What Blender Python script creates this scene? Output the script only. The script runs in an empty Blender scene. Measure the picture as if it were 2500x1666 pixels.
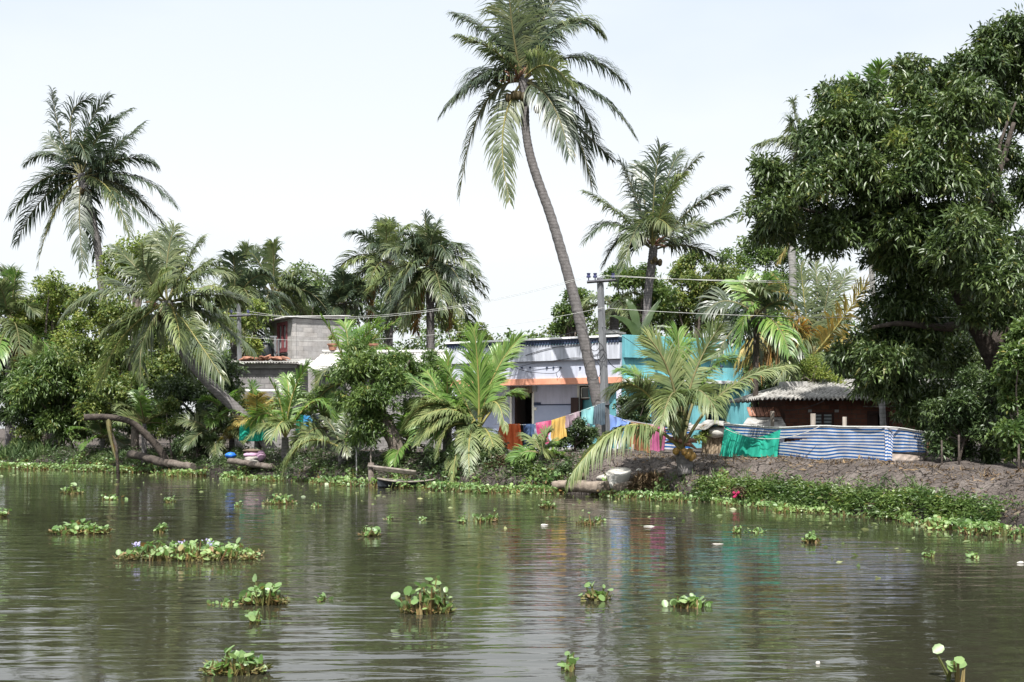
import bpy, bmesh, math, random
import numpy as np
from mathutils import Vector, Matrix
from mathutils.bvhtree import BVHTree
R = math.radians
random.seed(7)
rng = np.random.default_rng(7)
SC = bpy.context.scene
COL = SC.collection

# ---------------------------------------------------------------- camera, sky, sun, exposure
H, F, CY = 2.07, 3000.0, 1035.0          # eye height above the water, focal length and horizon row of the 2500 px photo
cam = bpy.data.cameras.new('camera'); cam.lens = 43.2; cam.sensor_width = 36; cam.shift_y = 0.0808
cam.clip_end = 6000; cam.clip_start = 0.1
camo = bpy.data.objects.new('camera', cam); COL.objects.link(camo)
camo.location = (0, 0, H); camo.rotation_euler = (R(90), 0, 0)
SC.camera = camo
SUN = Vector((-0.09, -0.55, 0.83)).normalized()
W = bpy.data.worlds.new('World'); SC.world = W; W.use_nodes = True
nt = W.node_tree; nt.nodes.clear()
wo = nt.nodes.new('ShaderNodeOutputWorld'); bg = nt.nodes.new('ShaderNodeBackground')
sky = nt.nodes.new('ShaderNodeTexSky'); sky.sky_type = 'NISHITA'; sky.sun_disc = False
sky.sun_elevation = math.asin(SUN.z); sky.sun_rotation = math.atan2(SUN.x, SUN.y)
sky.air_density = 1.0; sky.dust_density = 2.0
tc = nt.nodes.new('ShaderNodeTexCoord'); mp = nt.nodes.new('ShaderNodeMapping')
mp.inputs['Scale'].default_value = (1, 1, 2.6)
nz = nt.nodes.new('ShaderNodeTexNoise'); nz.inputs['Scale'].default_value = 1.7; nz.inputs['Detail'].default_value = 5
cr = nt.nodes.new('ShaderNodeMapRange'); cr.inputs['From Min'].default_value = .3; cr.inputs['From Max'].default_value = .62
cr.inputs['To Min'].default_value = .62; cr.inputs['To Max'].default_value = .93
mx = nt.nodes.new('ShaderNodeMix'); mx.data_type = 'RGBA'
# thin bright cloud veil, in the sky texture's own units; brightness added above the view for fill and water reflections
sz_ = nt.nodes.new('ShaderNodeSeparateXYZ'); nt.links.new(tc.outputs['Generated'], sz_.inputs[0])
vr = nt.nodes.new('ShaderNodeValToRGB'); nt.links.new(sz_.outputs['Z'], vr.inputs[0])
el_ = vr.color_ramp.elements
for _k in range(3): el_.new(.5)
for _e, (_p, _c) in zip(el_, ((.0, (.80, .82, .84)), (.17, (.825, .848, .87)), (.33, (.715, .775, .845)), (.48, (1.35, 1.40, 1.45)), (1., (1.0, 1.04, 1.08)))):
    _e.position = _p; _e.color = (*_c, 1)
vm = nt.nodes.new('ShaderNodeVectorMath'); vm.operation = 'SCALE'; vm.inputs['Scale'].default_value = 6.55
nt.links.new(vr.outputs[0], vm.inputs[0]); nt.links.new(vm.outputs[0], mx.inputs['B'])
nt.links.new(tc.outputs['Generated'], mp.inputs['Vector']); nt.links.new(mp.outputs['Vector'], nz.inputs['Vector'])
nt.links.new(nz.outputs['Fac'], cr.inputs['Value']); nt.links.new(cr.outputs['Result'], mx.inputs['Factor'])
nt.links.new(sky.outputs['Color'], mx.inputs['A']); nt.links.new(mx.outputs['Result'], bg.inputs['Color'])
nt.links.new(bg.outputs['Background'], wo.inputs['Surface'])
bg.inputs['Strength'].default_value = 0.10
sun = bpy.data.lights.new('sun', 'SUN'); sun.energy = 4.7; sun.angle = R(0.5); sun.color = (1, .97, .92)
suno = bpy.data.objects.new('sun', sun); COL.objects.link(suno)
suno.rotation_euler = SUN.to_track_quat('Z', 'Y').to_euler()
vs = SC.view_settings; vs.view_transform = 'Standard'; vs.look = 'None'; vs.exposure = 0.95; vs.gamma = 1
SC.cycles.use_denoising = True; SC.cycles.denoiser = 'OPENIMAGEDENOISE'; SC.cycles.denoising_input_passes = 'RGB_ALBEDO_NORMAL'; SC.cycles.denoising_prefilter = 'ACCURATE'
SC.cycles.max_bounces = 8; SC.cycles.transparent_max_bounces = 8


def at(px, py, Y):
    return Vector(((px - 1250) / F * Y, Y, H + (CY - py) / F * Y))


# ---------------------------------------------------------------- materials
def new_mat(name):
    m = bpy.data.materials.new(name); m.use_nodes = True
    n = m.node_tree.nodes; n.clear()
    o = n.new('ShaderNodeOutputMaterial'); p = n.new('ShaderNodeBsdfPrincipled')
    m.node_tree.links.new(p.outputs[0], o.inputs[0])
    return m, m.node_tree, p, o


def ramp(nt, stops):
    r = nt.nodes.new('ShaderNodeValToRGB'); e = r.color_ramp.elements
    while len(e) < len(stops): e.new(0.5)
    for k, (pos, c) in enumerate(stops):
        e[k].position = pos; e[k].color = (*c, 1)
    return r


def leaf_mat(name, cols, rough=.42, trans=.28, spec=.5, rare=None):
    m, t, p, o = new_mat(name)
    g = t.nodes.new('ShaderNodeNewGeometry')
    k = len(cols)
    r = ramp(t, [((i + .0) / max(1, k - 1) * (.96 if rare else 1), c) for i, c in enumerate(cols)] + ([(.985, rare)] if rare else []))
    t.links.new(g.outputs['Random Per Island'], r.inputs[0])
    # sprays of older and younger leaves differ a little in tone
    tcn = t.nodes.new('ShaderNodeTexCoord'); nn = t.nodes.new('ShaderNodeTexNoise'); nn.inputs['Scale'].default_value = 1.1; nn.inputs['Detail'].default_value = 3; t.links.new(tcn.outputs['Object'], nn.inputs['Vector'])
    r4 = ramp(t, [(.34, (.78, .84, .86)), (.66, (1.34, 1.24, 1.10))]); t.links.new(nn.outputs['Fac'], r4.inputs[0])
    mq = t.nodes.new('ShaderNodeMix'); mq.data_type = 'RGBA'; mq.blend_type = 'MULTIPLY'; mq.inputs['Factor'].default_value = 1
    t.links.new(r.outputs[0], mq.inputs['A']); t.links.new(r4.outputs[0], mq.inputs['B']); lc = mq.outputs['Result']
    t.links.new(lc, p.inputs['Base Color'])
    p.inputs['Roughness'].default_value = rough
    p.inputs['Specular IOR Level'].default_value = spec
    tr = t.nodes.new('ShaderNodeBsdfTranslucent')
    hs = t.nodes.new('ShaderNodeHueSaturation'); hs.inputs['Value'].default_value = 1.7; hs.inputs['Saturation'].default_value = 1.1
    t.links.new(lc, hs.inputs['Color']); t.links.new(hs.outputs[0], tr.inputs[0])
    ms = t.nodes.new('ShaderNodeMixShader'); ms.inputs[0].default_value = trans
    t.links.new(p.outputs[0], ms.inputs[1]); t.links.new(tr.outputs[0], ms.inputs[2]); t.links.new(ms.outputs[0], o.inputs[0])
    return m


def noise_mat(name, c1, c2, scale=3, detail=6, rough=.8, bump=.0, bscale=None, stretch=(1, 1, 1), spec=.3, streak=0, c3=None, metallic=0, lo=.35, hi=.65):
    m, t, p, o = new_mat(name)
    tcn = t.nodes.new('ShaderNodeTexCoord'); mpn = t.nodes.new('ShaderNodeMapping'); mpn.inputs['Scale'].default_value = stretch
    t.links.new(tcn.outputs['Object'], mpn.inputs[0])
    n = t.nodes.new('ShaderNodeTexNoise'); n.inputs['Scale'].default_value = scale; n.inputs['Detail'].default_value = detail
    n.inputs['Roughness'].default_value = .65
    t.links.new(mpn.outputs[0], n.inputs['Vector'])
    st = [(lo, c1), (hi, c2)] if c3 is None else [(lo, c1), ((lo + hi) / 2, c2), (hi, c3)]
    r = ramp(t, st); t.links.new(n.outputs['Fac'], r.inputs[0]); t.links.new(r.outputs[0], p.inputs['Base Color'])
    if streak:
        m2 = t.nodes.new('ShaderNodeMapping'); m2.inputs['Scale'].default_value = (3.2, 3.2, .35); t.links.new(tcn.outputs['Object'], m2.inputs[0])
        n3 = t.nodes.new('ShaderNodeTexNoise'); n3.inputs['Scale'].default_value = 1; n3.inputs['Detail'].default_value = 9; n3.inputs['Roughness'].default_value = .72; t.links.new(m2.outputs[0], n3.inputs['Vector'])
        r3 = ramp(t, [(.33, (.32, .32, .30)), (.56, (1, 1, 1))]); t.links.new(n3.outputs['Fac'], r3.inputs[0])
        mk = t.nodes.new('ShaderNodeMix'); mk.data_type = 'RGBA'; mk.blend_type = 'MULTIPLY'; mk.inputs['Factor'].default_value = streak
        t.links.new(r.outputs[0], mk.inputs['A']); t.links.new(r3.outputs[0], mk.inputs['B']); t.links.new(mk.outputs['Result'], p.inputs['Base Color'])
    p.inputs['Roughness'].default_value = rough; p.inputs['Specular IOR Level'].default_value = spec
    p.inputs['Metallic'].default_value = metallic
    if bump:
        n2 = t.nodes.new('ShaderNodeTexNoise'); n2.inputs['Scale'].default_value = bscale or scale * 5; n2.inputs['Detail'].default_value = 5
        t.links.new(mpn.outputs[0], n2.inputs['Vector'])
        b = t.nodes.new('ShaderNodeBump'); b.inputs['Distance'].default_value = bump; b.inputs['Strength'].default_value = 1
        t.links.new(n2.outputs['Fac'], b.inputs['Height']); t.links.new(b.outputs[0], p.inputs['Normal'])
    return m


M = {}
M['palm'] = leaf_mat('palm_leaf', [(.05, .074, .033), (.078, .106, .045), (.105, .132, .06), (.15, .168, .085)], .40, .28, .6, (.22, .16, .07))
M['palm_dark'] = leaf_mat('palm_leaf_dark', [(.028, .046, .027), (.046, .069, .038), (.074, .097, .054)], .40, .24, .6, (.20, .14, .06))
M['palm_young'] = leaf_mat('palm_leaf_young', [(.08, .165, .035), (.12, .22, .052), (.17, .26, .07), (.22, .29, .10)], .38, .34, .6)
M['palm_pale'] = leaf_mat('palm_leaf_pale', [(.11, .16, .06), (.16, .20, .085), (.24, .27, .13)], .45, .3, .5)
M['palm_yellow'] = leaf_mat('palm_leaf_yellow', [(.18, .18, .06), (.30, .24, .08), (.38, .28, .09)], .5, .3, .4)
M['palm_dry'] = leaf_mat('palm_leaf_dry', [(.10, .065, .03), (.20, .12, .05), (.34, .19, .05)], .7, .2, .2)
M['rachis'] = noise_mat('rachis', (.16, .16, .05), (.26, .22, .07), 4, rough=.5)
M['rachis_dark'] = noise_mat('rachis_dark', (.09, .09, .04), (.16, .14, .06), 4, rough=.5)
M['mango'] = leaf_mat('mango_leaf', [(.032, .055, .017), (.046, .076, .024), (.064, .100, .032), (.095, .138, .046)], .40, .18, .55, (.15, .155, .045))
M['leaf_green'] = leaf_mat('leaf_green', [(.050, .090, .026), (.080, .130, .038), (.12, .175, .054)], .42, .3, .5, (.17, .17, .05))
M['leaf_light'] = leaf_mat('leaf_light', [(.085, .135, .03), (.135, .19, .048), (.19, .24, .07), (.24, .25, .08)], .45, .35, .4)
M['leaf_mid'] = leaf_mat('leaf_mid', [(.055, .095, .026), (.09, .135, .038), (.14, .18, .055), (.19, .20, .06)], .42, .3, .45)
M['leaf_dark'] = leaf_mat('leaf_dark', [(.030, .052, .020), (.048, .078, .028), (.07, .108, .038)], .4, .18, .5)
M['hyacinth'] = leaf_mat('hyacinth_leaf', [(.09, .17, .045), (.14, .23, .075), (.17, .26, .10), (.22, .30, .13)], .42, .3, .6, (.20, .12, .05))
M['hyacinth_stalk'] = leaf_mat('hyacinth_stalk', [(.08, .10, .03), (.14, .13, .05), (.16, .10, .05)], .5, .1, .4)
M['flower'] = leaf_mat('lilac_petal', [(.50, .44, .68), (.62, .56, .80)], .5, .3, .3)
M['grass'] = leaf_mat('grass_blade', [(.05, .09, .03), (.08, .13, .05), (.13, .17, .07)], .5, .3, .4)
M['drygrass'] = leaf_mat('dry_fibre', [(.05, .035, .025), (.12, .085, .055), (.22, .17, .11)], .9, .1, .1)
M['banana'] = leaf_mat('banana_leaf', [(.035, .065, .02), (.05, .085, .03)], .4, .35, .5)
M['bark'] = noise_mat('bark', (.07, .055, .045), (.17, .145, .125), 6, 8, .9, .03, 18)
M['bark_dark'] = noise_mat('bark_dark', (.035, .028, .024), (.085, .07, .058), 6, 8, .9, .03, 18)


def palm_trunk_mat(name, c1, c2):
    m, t, p, o = new_mat(name)
    tcn = t.nodes.new('ShaderNodeTexCoord')
    n = t.nodes.new('ShaderNodeTexNoise'); n.inputs['Scale'].default_value = 7; n.inputs['Detail'].default_value = 8; n.inputs['Roughness'].default_value = .7
    t.links.new(tcn.outputs['Object'], n.inputs['Vector'])
    w = t.nodes.new('ShaderNodeTexWave'); w.bands_direction = 'Z'; w.inputs['Scale'].default_value = 2.6; w.inputs['Distortion'].default_value = 3; w.inputs['Detail'].default_value = 3
    t.links.new(tcn.outputs['Object'], w.inputs['Vector'])
    r = ramp(t, [(.3, c1), (.7, c2)]); t.links.new(n.outputs['Fac'], r.inputs[0])
    mxn = t.nodes.new('ShaderNodeMix'); mxn.data_type = 'RGBA'; mxn.blend_type = 'MULTIPLY'; mxn.inputs['Factor'].default_value = .45
    r2 = ramp(t, [(.0, (.45, .43, .42)), (.5, (1, 1, 1))]); t.links.new(w.outputs['Fac'], r2.inputs[0])
    t.links.new(r.outputs[0], mxn.inputs['A']); t.links.new(r2.outputs[0], mxn.inputs['B']); t.links.new(mxn.outputs['Result'], p.inputs['Base Color'])
    p.inputs['Roughness'].default_value = .85; p.inputs['Specular IOR Level'].default_value = .25
    b = t.nodes.new('ShaderNodeBump'); b.inputs['Distance'].default_value = .025
    t.links.new(n.outputs['Fac'], b.inputs['Height']); t.links.new(b.outputs[0], p.inputs['Normal'])
    return m


M['palm_trunk'] = palm_trunk_mat('palm_trunk', (.075, .07, .068), (.185, .172, .17))
M['areca_trunk'] = palm_trunk_mat('areca_trunk', (.13, .13, .12), (.33, .32, .31))
M['coconut'] = noise_mat('coconut', (.20, .11, .03), (.36, .22, .06), 5, rough=.5)
M['coconut_dark'] = noise_mat('coconut_dark', (.05, .04, .02), (.12, .09, .04), 5, rough=.6)
M['spathe'] = noise_mat('spathe', (.16, .08, .05), (.30, .17, .12), 5, rough=.8)
M['lilac_wall'] = noise_mat('lilac_wall', (.50, .50, .60), (.58, .58, .68), 1.2, 8, .8, .001, 30, streak=.3)
M['dado'] = noise_mat('dado_paint', (.30, .34, .46), (.37, .41, .53), 1.2, 8, .75)
M['parapet'] = noise_mat('parapet_plaster', (.33, .345, .395), (.51, .53, .59), 1.3, 9, .85, .0015, 25, streak=.55, stretch=(1, 1, .45), lo=.28, hi=.62)
M['white_wall'] = noise_mat('upper_wall_paint', (.40, .425, .51), (.47, .495, .585), 1, 8, .8, .001, 30, streak=.25)
M['white'] = noise_mat('white_paint', (.68, .68, .68), (.8, .8, .8), 2, 6, .6)
M['cream'] = noise_mat('cream_paint', (.66, .63, .54), (.78, .76, .68), 2, 6, .6)
M['navy'] = noise_mat('navy_trim', (.02, .03, .06), (.04, .055, .10), 4, rough=.6)
M['orange'] = noise_mat('orange_paint', (.52, .22, .14), (.68, .32, .21), 2.5, 9, .75, streak=.3, stretch=(1, 1, 1))
M['brown_wood'] = noise_mat('brown_wood', (.03, .016, .013), (.055, .03, .024), 8, 6, .5, stretch=(1, 1, .1))
M['dark_glass'] = noise_mat('dark_pane', (.03, .035, .035), (.05, .055, .05), 2, rough=.15, spec=.5)
M['room_shade'] = noise_mat('interior_shade', (.045, .04, .04), (.07, .06, .06), 1, rough=.9)  # near-black tone paints in the darkness of the unlit rooms
M['turq'] = noise_mat('turquoise_paint', (.09, .30, .345), (.155, .41, .455), 1.1, 9, .8, .001, 25, streak=.5, lo=.3, hi=.6)
M['turq_dark'] = noise_mat('teal_trim', (.02, .16, .17), (.04, .22, .22), 1.6, rough=.7)
M['stain_white'] = noise_mat('stained_ledge', (.10, .10, .10), (.62, .63, .66), 2.5, 10, .9, stretch=(1, 1, .6), lo=.35, hi=.58)
M['concrete'] = noise_mat('concrete', (.26, .25, .24), (.42, .41, .39), 2, 9, .9, .01, 20)
M['pole'] = noise_mat('pole_concrete', (.09, .093, .10), (.185, .19, .20), 3, 9, .9, .006, 30, stretch=(1, 1, .25))
M['steel'] = noise_mat('dark_steel', (.05, .05, .06), (.10, .10, .11), 6, rough=.6)
M['insul'] = noise_mat('insulator', (.03, .035, .09), (.06, .065, .14), 6, rough=.25)
M['wire_light'] = noise_mat('aluminium_wire', (.42, .42, .40), (.55, .55, .52), 6, rough=.5)
M['wire_dark'] = noise_mat('black_cable', (.02, .02, .022), (.04, .04, .045), 6, rough=.6)
M['asbestos'] = noise_mat('asbestos_sheet', (.30, .295, .28), (.54, .53, .51), 1.2, 10, .9, .006, 20, lo=.3, hi=.62)
M['asbestos_old'] = noise_mat('mossy_sheet', (.07, .066, .058), (.33, .32, .30), 2.2, 10, .95, .006, 20, lo=.32, hi=.58)
M['tile'] = noise_mat('clay_tile', (.16, .075, .05), (.38, .19, .13), 3, 8, .85)
M['red_wood'] = noise_mat('red_frame', (.13, .04, .045), (.20, .065, .07), 6, rough=.6)
M['pane'] = noise_mat('frosted_pane', (.28, .32, .33), (.42, .46, .46), 3, rough=.25, spec=.5)
M['blue_cloth'] = noise_mat('blue_sheet', (.01, .10, .45), (.02, .16, .60), 5, rough=.6)
M['tank'] = noise_mat('black_plastic', (.015, .018, .02), (.03, .035, .04), 4, rough=.4)
M['wood'] = noise_mat('weathered_wood', (.10, .085, .07), (.26, .23, .20), 5, 8, .9, .01, 25, stretch=(1, 1, .2))
M['log'] = noise_mat('log_bark', (.09, .072, .056), (.25, .205, .165), 4, 9, .9, .02, 15)
M['stone'] = noise_mat('laterite_stone', (.07, .055, .04), (.20, .16, .115), 3, 9, .95, .02, 10)
M['foam'] = noise_mat('white_foam', (.40, .385, .35), (.54, .52, .485), 4, rough=.8)
M['sack'] = noise_mat('sack', (.24, .225, .20), (.40, .375, .34), 4, 8, .85, .02, 9)
M['sack_pink'] = noise_mat('pink_sack', (.34, .20, .30), (.46, .30, .40), 4, 8, .8, .02, 9)
M['blue_plastic'] = noise_mat('blue_plastic', (.01, .09, .42), (.03, .16, .55), 4, 8, .35, .03, 6)
M['thatch'] = noise_mat('palm_thatch', (.12, .09, .06), (.34, .27, .19), 6, 9, .95, .03, 14, stretch=(1.6, 1.6, .25))


def cloth_mat(name, c1, c2, scale=3, trans=.25):
    m, t, p, o = new_mat(name)
    tcn = t.nodes.new('ShaderNodeTexCoord')
    n = t.nodes.new('ShaderNodeTexNoise'); n.inputs['Scale'].default_value = scale; n.inputs['Detail'].default_value = 6
    t.links.new(tcn.outputs['Object'], n.inputs['Vector'])
    r = ramp(t, [(.35, c1), (.65, c2)]); t.links.new(n.outputs['Fac'], r.inputs[0]); t.links.new(r.outputs[0], p.inputs['Base Color'])
    p.inputs['Roughness'].default_value = .85; p.inputs['Specular IOR Level'].default_value = .15
    tr = t.nodes.new('ShaderNodeBsdfTranslucent'); t.links.new(r.outputs[0], tr.inputs[0])
    ms = t.nodes.new('ShaderNodeMixShader'); ms.inputs[0].default_value = trans
    t.links.new(p.outputs[0], ms.inputs[1]); t.links.new(tr.outputs[0], ms.inputs[2]); t.links.new(ms.outputs[0], o.inputs[0])
    return m


def stripe_mat():
    m, t, p, o = new_mat('striped_tarp')
    uv = t.nodes.new('ShaderNodeUVMap'); sx = t.nodes.new('ShaderNodeSeparateXYZ'); t.links.new(uv.outputs[0], sx.inputs[0])
    mo = t.nodes.new('ShaderNodeMath'); mo.operation = 'FRACT'; t.links.new(sx.outputs['Y'], mo.inputs[0])
    r = t.nodes.new('ShaderNodeValToRGB'); r.color_ramp.interpolation = 'CONSTANT'
    e = r.color_ramp.elements; e[0].color = (.64, .63, .64, 1); e[0].position = 0; e[1].color = (.02, .12, .36, 1); e[1].position = .49
    t.links.new(mo.outputs[0], r.inputs[0])
    n = t.nodes.new('ShaderNodeTexNoise'); n.inputs['Scale'].default_value = 2.2; n.inputs['Detail'].default_value = 7
    tcn = t.nodes.new('ShaderNodeTexCoord'); t.links.new(tcn.outputs['Object'], n.inputs['Vector'])
    r2 = ramp(t, [(.3, (.68, .66, .64)), (.6, (1, 1, 1))]); t.links.new(n.outputs['Fac'], r2.inputs[0])
    mxn = t.nodes.new('ShaderNodeMix'); mxn.data_type = 'RGBA'; mxn.blend_type = 'MULTIPLY'; mxn.inputs['Factor'].default_value = 1
    t.links.new(r.outputs[0], mxn.inputs['A']); t.links.new(r2.outputs[0], mxn.inputs['B']); t.links.new(mxn.outputs['Result'], p.inputs['Base Color'])
    p.inputs['Roughness'].default_value = .55; p.inputs['Specular IOR Level'].default_value = .3
    tr = t.nodes.new('ShaderNodeBsdfTranslucent'); t.links.new(mxn.outputs['Result'], tr.inputs[0])
    ms = t.nodes.new('ShaderNodeMixShader'); ms.inputs[0].default_value = .25
    t.links.new(p.outputs[0], ms.inputs[1]); t.links.new(tr.outputs[0], ms.inputs[2]); t.links.new(ms.outputs[0], o.inputs[0])
    return m


M['stripe'] = stripe_mat()


def brick_mat(name, c1, c2, mortar, bw, bh, msize=.012, off=.5):
    m, t, p, o = new_mat(name)
    tcn = t.nodes.new('ShaderNodeTexCoord'); sx = t.nodes.new('ShaderNodeSeparateXYZ'); t.links.new(tcn.outputs['Object'], sx.inputs[0])
    ad = t.nodes.new('ShaderNodeMath'); ad.operation = 'ADD'; t.links.new(sx.outputs['X'], ad.inputs[0]); t.links.new(sx.outputs['Y'], ad.inputs[1])
    cb = t.nodes.new('ShaderNodeCombineXYZ'); t.links.new(ad.outputs[0], cb.inputs[0]); t.links.new(sx.outputs['Z'], cb.inputs[1])
    b = t.nodes.new('ShaderNodeTexBrick'); b.inputs['Scale'].default_value = 1; b.inputs['Brick Width'].default_value = bw; b.inputs['Row Height'].default_value = bh
    b.inputs['Mortar Size'].default_value = msize; b.inputs['Color1'].default_value = (*c1, 1); b.inputs['Color2'].default_value = (*c2, 1); b.inputs['Mortar'].default_value = (*mortar, 1)
    b.inputs['Mortar Smooth'].default_value = .3
    t.links.new(cb.outputs[0], b.inputs['Vector'])
    n = t.nodes.new('ShaderNodeTexNoise'); n.inputs['Scale'].default_value = 2.2; n.inputs['Detail'].default_value = 9; n.inputs['Roughness'].default_value = .7
    t.links.new(tcn.outputs['Object'], n.inputs['Vector'])
    r2 = ramp(t, [(.3, (.6, .58, .56)), (.65, (1.1, 1.1, 1.1))]); t.links.new(n.outputs['Fac'], r2.inputs[0])
    mxn = t.nodes.new('ShaderNodeMix'); mxn.data_type = 'RGBA'; mxn.blend_type = 'MULTIPLY'; mxn.inputs['Factor'].default_value = .9
    t.links.new(b.outputs['Color'], mxn.inputs['A']); t.links.new(r2.outputs[0], mxn.inputs['B']); t.links.new(mxn.outputs['Result'], p.inputs['Base Color'])
    p.inputs['Roughness'].default_value = .9; p.inputs['Specular IOR Level'].default_value = .2
    bp = t.nodes.new('ShaderNodeBump'); bp.inputs['Distance'].default_value = .006; bp.invert = True
    t.links.new(b.outputs['Fac'], bp.inputs['Height']); t.links.new(bp.outputs[0], p.inputs['Normal'])
    return m


M['brick'] = brick_mat('red_brick', (.105, .046, .032), (.15, .064, .042), (.085, .06, .048), .30, .15, .014)
M['block'] = brick_mat('grey_block', (.32, .31, .305), (.42, .40, .385), (.30, .29, .28), .46, .24, .008)
M['block_shade_tone'] = brick_mat('shade_toned_block', (.20, .195, .195), (.26, .25, .25), (.16, .16, .16), .42, .22, .014)  # block colour darkened to paint in the shade under the eaves


def mud_mat():
    m, t, p, o = new_mat('cracked_mud')
    tcn = t.nodes.new('ShaderNodeTexCoord')
    nd = t.nodes.new('ShaderNodeTexNoise'); nd.inputs['Scale'].default_value = 2.5; nd.inputs['Detail'].default_value = 4
    t.links.new(tcn.outputs['Object'], nd.inputs['Vector'])
    mxv = t.nodes.new('ShaderNodeMix'); mxv.data_type = 'RGBA'; mxv.blend_type = 'LINEAR_LIGHT'; mxv.inputs['Factor'].default_value = .22
    t.links.new(tcn.outputs['Object'], mxv.inputs['A']); t.links.new(nd.outputs['Color'], mxv.inputs['B'])
    v = t.nodes.new('ShaderNodeTexVoronoi'); v.feature = 'DISTANCE_TO_EDGE'; v.inputs['Scale'].default_value = 2.9
    t.links.new(mxv.outputs['Result'], v.inputs['Vector'])
    v2 = t.nodes.new('ShaderNodeTexVoronoi'); v2.feature = 'DISTANCE_TO_EDGE'; v2.inputs['Scale'].default_value = 9
    t.links.new(mxv.outputs['Result'], v2.inputs['Vector'])
    r1 = t.nodes.new('ShaderNodeMapRange'); r1.inputs['From Max'].default_value = .035; t.links.new(v.outputs['Distance'], r1.inputs[0])
    r2 = t.nodes.new('ShaderNodeMapRange'); r2.inputs['From Max'].default_value = .07; r2.inputs['To Min'].default_value = .82; t.links.new(v2.outputs['Distance'], r2.inputs[0])
    mi = t.nodes.new('ShaderNodeMath'); mi.operation = 'MULTIPLY'; t.links.new(r1.outputs[0], mi.inputs[0]); t.links.new(r2.outputs[0], mi.inputs[1])
    n = t.nodes.new('ShaderNodeTexNoise'); n.inputs['Scale'].default_value = .9; n.inputs['Detail'].default_value = 12; n.inputs['Roughness'].default_value = .7
    t.links.new(tcn.outputs['Object'], n.inputs['Vector'])
    rc = ramp(t, [(.25, (.045, .037, .032)), (.5, (.105, .088, .078)), (.72, (.185, .16, .142))]); t.links.new(n.outputs['Fac'], rc.inputs[0])
    mm = t.nodes.new('ShaderNodeMix'); mm.data_type = 'RGBA'; t.links.new(mi.outputs[0], mm.inputs['Factor'])
    mm.inputs['A'].default_value = (.040, .033, .030, 1); t.links.new(rc.outputs[0], mm.inputs['B'])
    sz = t.nodes.new('ShaderNodeSeparateXYZ'); t.links.new(tcn.outputs['Object'], sz.inputs[0])
    wz = t.nodes.new('ShaderNodeMath'); wz.operation = 'MULTIPLY_ADD'; t.links.new(n.outputs['Fac'], wz.inputs[0]); wz.inputs[1].default_value = -.5; t.links.new(sz.outputs['Z'], wz.inputs[2])
    wr = t.nodes.new('ShaderNodeMapRange'); wr.inputs['From Min'].default_value = -.02; wr.inputs['From Max'].default_value = .22; wr.inputs['To Min'].default_value = .42; wr.inputs['To Max'].default_value = 1; t.links.new(wz.outputs[0], wr.inputs[0])
    wm = t.nodes.new('ShaderNodeVectorMath'); wm.operation = 'SCALE'; t.links.new(mm.outputs['Result'], wm.inputs[0]); t.links.new(wr.outputs[0], wm.inputs['Scale']); t.links.new(wm.outputs[0], p.inputs['Base Color'])
    wq_ = t.nodes.new('ShaderNodeMapRange'); wq_.inputs['From Min'].default_value = -.02; wq_.inputs['From Max'].default_value = .2; wq_.inputs['To Min'].default_value = .45; wq_.inputs['To Max'].default_value = .95; t.links.new(wz.outputs[0], wq_.inputs[0]); t.links.new(wq_.outputs[0], p.inputs['Roughness'])
    p.inputs['Specular IOR Level'].default_value = .2
    ad = t.nodes.new('ShaderNodeMath'); ad.operation = 'MULTIPLY_ADD'; t.links.new(n.outputs['Fac'], ad.inputs[0]); ad.inputs[1].default_value = 1.4; t.links.new(mi.outputs[0], ad.inputs[2])
    b = t.nodes.new('ShaderNodeBump'); b.inputs['Distance'].default_value = .10; t.links.new(ad.outputs[0], b.inputs['Height']); t.links.new(b.outputs[0], p.inputs['Normal'])
    return m


M['mud'] = mud_mat()


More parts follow.
